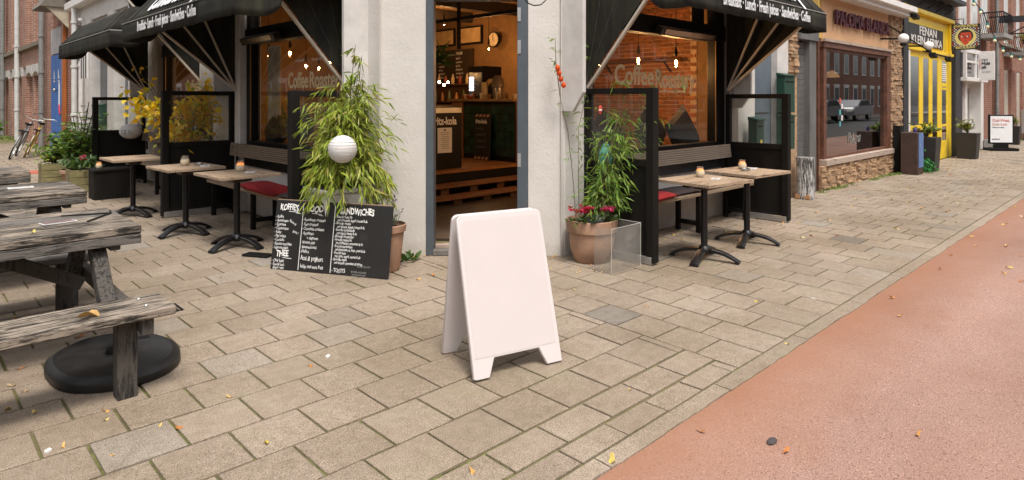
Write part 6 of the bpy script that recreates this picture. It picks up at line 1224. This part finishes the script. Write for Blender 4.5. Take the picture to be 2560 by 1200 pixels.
for u0,u1,m_,lab in ((2,12,B1,'red brick house across the side street, nearest'),(12,24,B2,'brown brick house across the side street, middle'),(24,60,B1,'red brick house across the side street, furthest')): house('y',u0,u1,-10.5,lab,m_)
def car(x,y,label,c_):
    t=thing('parked_car',label,'car',(x,y,0),'cars parked across the main street'); prof=[(-2.1,.35),(-2.12,.75),(-1.95,.92),(-1.1,1.0),(-.55,1.42),(.9,1.45),(1.6,1.02),(2.05,.92),(2.12,.4)]
    T(MB().prism(prof,(x,y-.86,0),(1,0,0),(0,0,1),(0,1,0),1.72),'body',M('car_paint_%d'%int(c_[0]*1000),c_,.25,.3,var=.02,coat=.6),t,bevel=.06)
    T(MB().prism([(-1.0,1.02),(-.55,1.36),(.85,1.39),(1.4,1.04)],(x,y-.875,0),(1,0,0),(0,0,1),(0,1,0),1.75),'windows',M('car_glass',(.02,.022,.025),.05),t)
    for wx_ in (-1.32,1.3):
        for wy in (-.80,.62): w_=T(MB().tube([(x+wx_,y+wy,.32),(x+wx_,y+wy+.18,.32)],.32,20),'wheel',BLK,t); T(MB().tube([(x+wx_,y+wy-.01,.32),(x+wx_,y+wy+.19,.32)],.2,14),'hub',SILV,w_)
    for wy in (-.65,.55): T(MB().box(x-2.13,x-2.05,y+wy-.12,y+wy+.2,.62,.76),'headlight',WHT,t,bevel=.01)
car(37,-7.9,'dark parked car across the main street',(.03,.035,.04)); car(43.0,-7.9,'grey parked car across the main street',(.15,.15,.17)); car(49,-7.9,'silver parked car across the main street',(.3,.3,.31))
# ---------------- fallen leaves and litter ----------------
LC=leaf_mat('fallen_leaf_mat',[(.45,.16,.03),(.58,.36,.10),(.62,.45,.16),(.30,.09,.03),(.60,.50,.28),(.5,.38,.05)],.7,.1)
FLM=[]
for k in range(4):
    m=MB(); n=9; vs=[]
    for i in range(n):
        a_=2*math.pi*i/n; r=.5*(1+.35*math.cos(a_*(3+k%2)))*(.62 if abs(math.sin(a_))>.8 else 1); vs.append((r*math.cos(a_),.62*r*math.sin(a_),.10+.16*math.sin(a_*2+k)+.10*math.cos(a_)))
    m.add(vs+[(0,0,.03)],[(i,(i+1)%n,n) for i in range(n)]); o=m.build('leaf',LC); FLM.append(o.data); bpy.data.objects.remove(o)
def fleaf(x,y,s_,z=.003):
    s_*=.8
    o=bpy.data.objects.new('fallen_leaf',R.choice(FLM)); col.objects.link(o); o.location=(x,y,z); o.rotation_euler=(R.uniform(-.15,.15),R.uniform(-.15,.15),R.uniform(0,6.28)); o.scale=(s_,s_,s_)
    zone=('on the red cycle path' if y<1.6 else 'near the right-hand shop fronts' if x>8.2 else 'under the right terrace tables' if x>5 else 'around the terracotta pot' if x>4.1 and y<4.2 else 'along the cafe door step' if x>3.3 else 'under the left terrace bench' if y>6 else 'under the picnic tables' if x<.95 and y>3.4 else 'on the open paving before the cafe')
    tag(o,'small dry autumn leaf lying '+zone,'leaf','fallen leaves '+zone); return o
def gp(px,py):
    cx=(px-1280)/1600; c,s_=math.cos(A),math.sin(A); t=1.5*1600/(py-247); return ((cx*c+s_)*t,(-cx*s_+c)*t)
for px,py,s_ in ((264,1030,.045),(264,1052,.04),(445,1070,.055),(158,1118,.04),(666,1108,.05),(575,993,.04),(776,916,.05),(1180,1180,.05),(1530,1153,.08),(1968,861,.05),(1752,1078,.05),(1965,1130,.05),(1618,768,.055),(1435,725,.05),(1892,755,.05),(280,1140,.03),(20,1025,.07),(85,1033,.06),(30,965,.05),(60,980,.05),(550,695,.05),(1083,690,.06),(1045,700,.05),(1575,975,.03),(2230,745,.06),(2250,790,.05),(2295,1087,.045),(400,1065,.04)): fleaf(*gp(px,py),s_)
for _ in range(60):
    x,y=R.uniform(7,20),R.uniform(1.8,3.9)
    if x-y*.2>6: fleaf(x,y,R.uniform(.04,.075))
for _ in range(55): x=R.uniform(6.5,16); fleaf(x,1.55-abs(R.gauss(0,.45)),R.uniform(.04,.075))
for _ in range(50): fleaf(R.uniform(5.1,7.6),3.98-abs(R.gauss(0,.25)),R.uniform(.03,.055))
for _ in range(24): fleaf(3.25-abs(R.gauss(0,.2)),R.uniform(6,8.6),R.uniform(.03,.05))
for _ in range(14): fleaf(R.uniform(-.3,.9),R.uniform(3.9,5.6),R.uniform(.04,.07))
for k in range(14): a_,b=chamf(R.uniform(-.9,.8),-abs(R.gauss(.04,.05)))[:2]; fleaf(a_,b,R.uniform(.03,.05))
for k in range(16): fleaf(4.65+R.uniform(-.5,.4),3.5+R.uniform(-.1,.4),R.uniform(.03,.05))
o=fleaf(.68,3.62,.13,.458); o['label']='large curled orange leaf lying on the nearest picnic bench'; o['group']=''; del o['group']
o=fleaf(.55,4.35,.06,.768); o['label']='small brown leaf on the nearest picnic table top'; del o['group']
def blob(px,py,s_,c_,name,label,cat):
    x,y=gp(px,py); t=MB().lathe([(s_,0),(s_*.8,.006),(s_*.2,.009)],(x,y,.001),9,sx=1,sy=.55).build(name,M(name,c_,.8),None); tag(t,label,cat)
blob(1930,1103,.035,(.06,.05,.05),'dark_gum_spot','dark flattened lump on the cycle path','gum'); blob(822,1000,.0,(.1,.1,.1),'x','x','x') if 0 else None
x,y=gp(645,640); t=tag(MB().obox((x,y,.012),(.5,-.85,0),(.85,.5,0),(0,0,1),.14,.06,.008).build('black_tray',BLK,None,bevel=.004),'flat dark tray lying on the paving left of the chalkboard','tray')
for px,py,s_,lab in ((412,908,.014,'scrap of white and red paper beside the parasol foot'),(820,893,.012,'white pebble on the paving near the dark slab'),(120,1130,.011,'scrap of white paper at the lower left')):
    x,y=gp(px,py); tag(MB().obox((x,y,.006),(1,.4,.1),(-.4,1,.2),(0,0,1),s_,s_*.7,.004).build('paper_scrap',WHT,None),lab,'litter')
x,y=gp(360,928); t=thing('tiny_weed','tiny green seedling beside the parasol foot','weed',(x,y,0)); leaves(t,[(Vector((x+R.gauss(0,.015),y+R.gauss(0,.015),.01)),rv()+Vector((0,0,1)),.03) for _ in range(12)],'oval',leaf_mat('fresh_green2',[(.06,.30,.05),(.1,.4,.06)]),'leaf',12)
cab=thing('hanging_cable','thin black cable looped above the right door pier','cable',(4.4,4.2,2.55)); T(MB().tube([onp(1313,0,4.1),onp(1320,8,4.08),onp(1335,14,4.06),onp(1352,12,4.05),onp(1365,0,4.04),onp(1368,-20,4.04)],.006,5),'cable',BLK,cab,smooth=True)

dp=thing('indoor_dracaena','dark spiky houseplant hanging inside the door at the left','houseplant',(5.6,7.0,2.2)); L_=[(Vector(onp(1092,150,7.2))+rv(.03),Vector((R.gauss(0,1),R.gauss(0,1),R.uniform(-.3,.9))),R.uniform(.18,.34)) for _ in range(60)]
leaves(dp,L_,'lance',DGR,'leaf',30)
for px_,py_ in ((1098,205),(1110,212),(1120,206)):
    p=onp(px_,py_,8.6); t=thing('shelf_spot_lamp','tiny warm spot lamp over the back counter in the cafe','lamp',tuple(p),'tiny spot lamps over the back counter'); T(MB().ball(p,.02,8),'bulb',BUL,t)
for k in range(7):
    t=thing('counter_cup','small pale cup or jar standing on the serving counter','cup',(7.75,7.95+.22*k,1.502),'cups and jars standing on the serving counter'); T(MB().lathe([(.03,0),(.04,.08+.02*(k%3)),(.036,.085+.02*(k%3))],(7.75,7.95+.22*k,1.502),12,capt=False),'body',[M('cup_cream',(.6,.45,.3),.5),M('cup_brown',(.25,.12,.05),.4)][k%2],t,smooth=True)
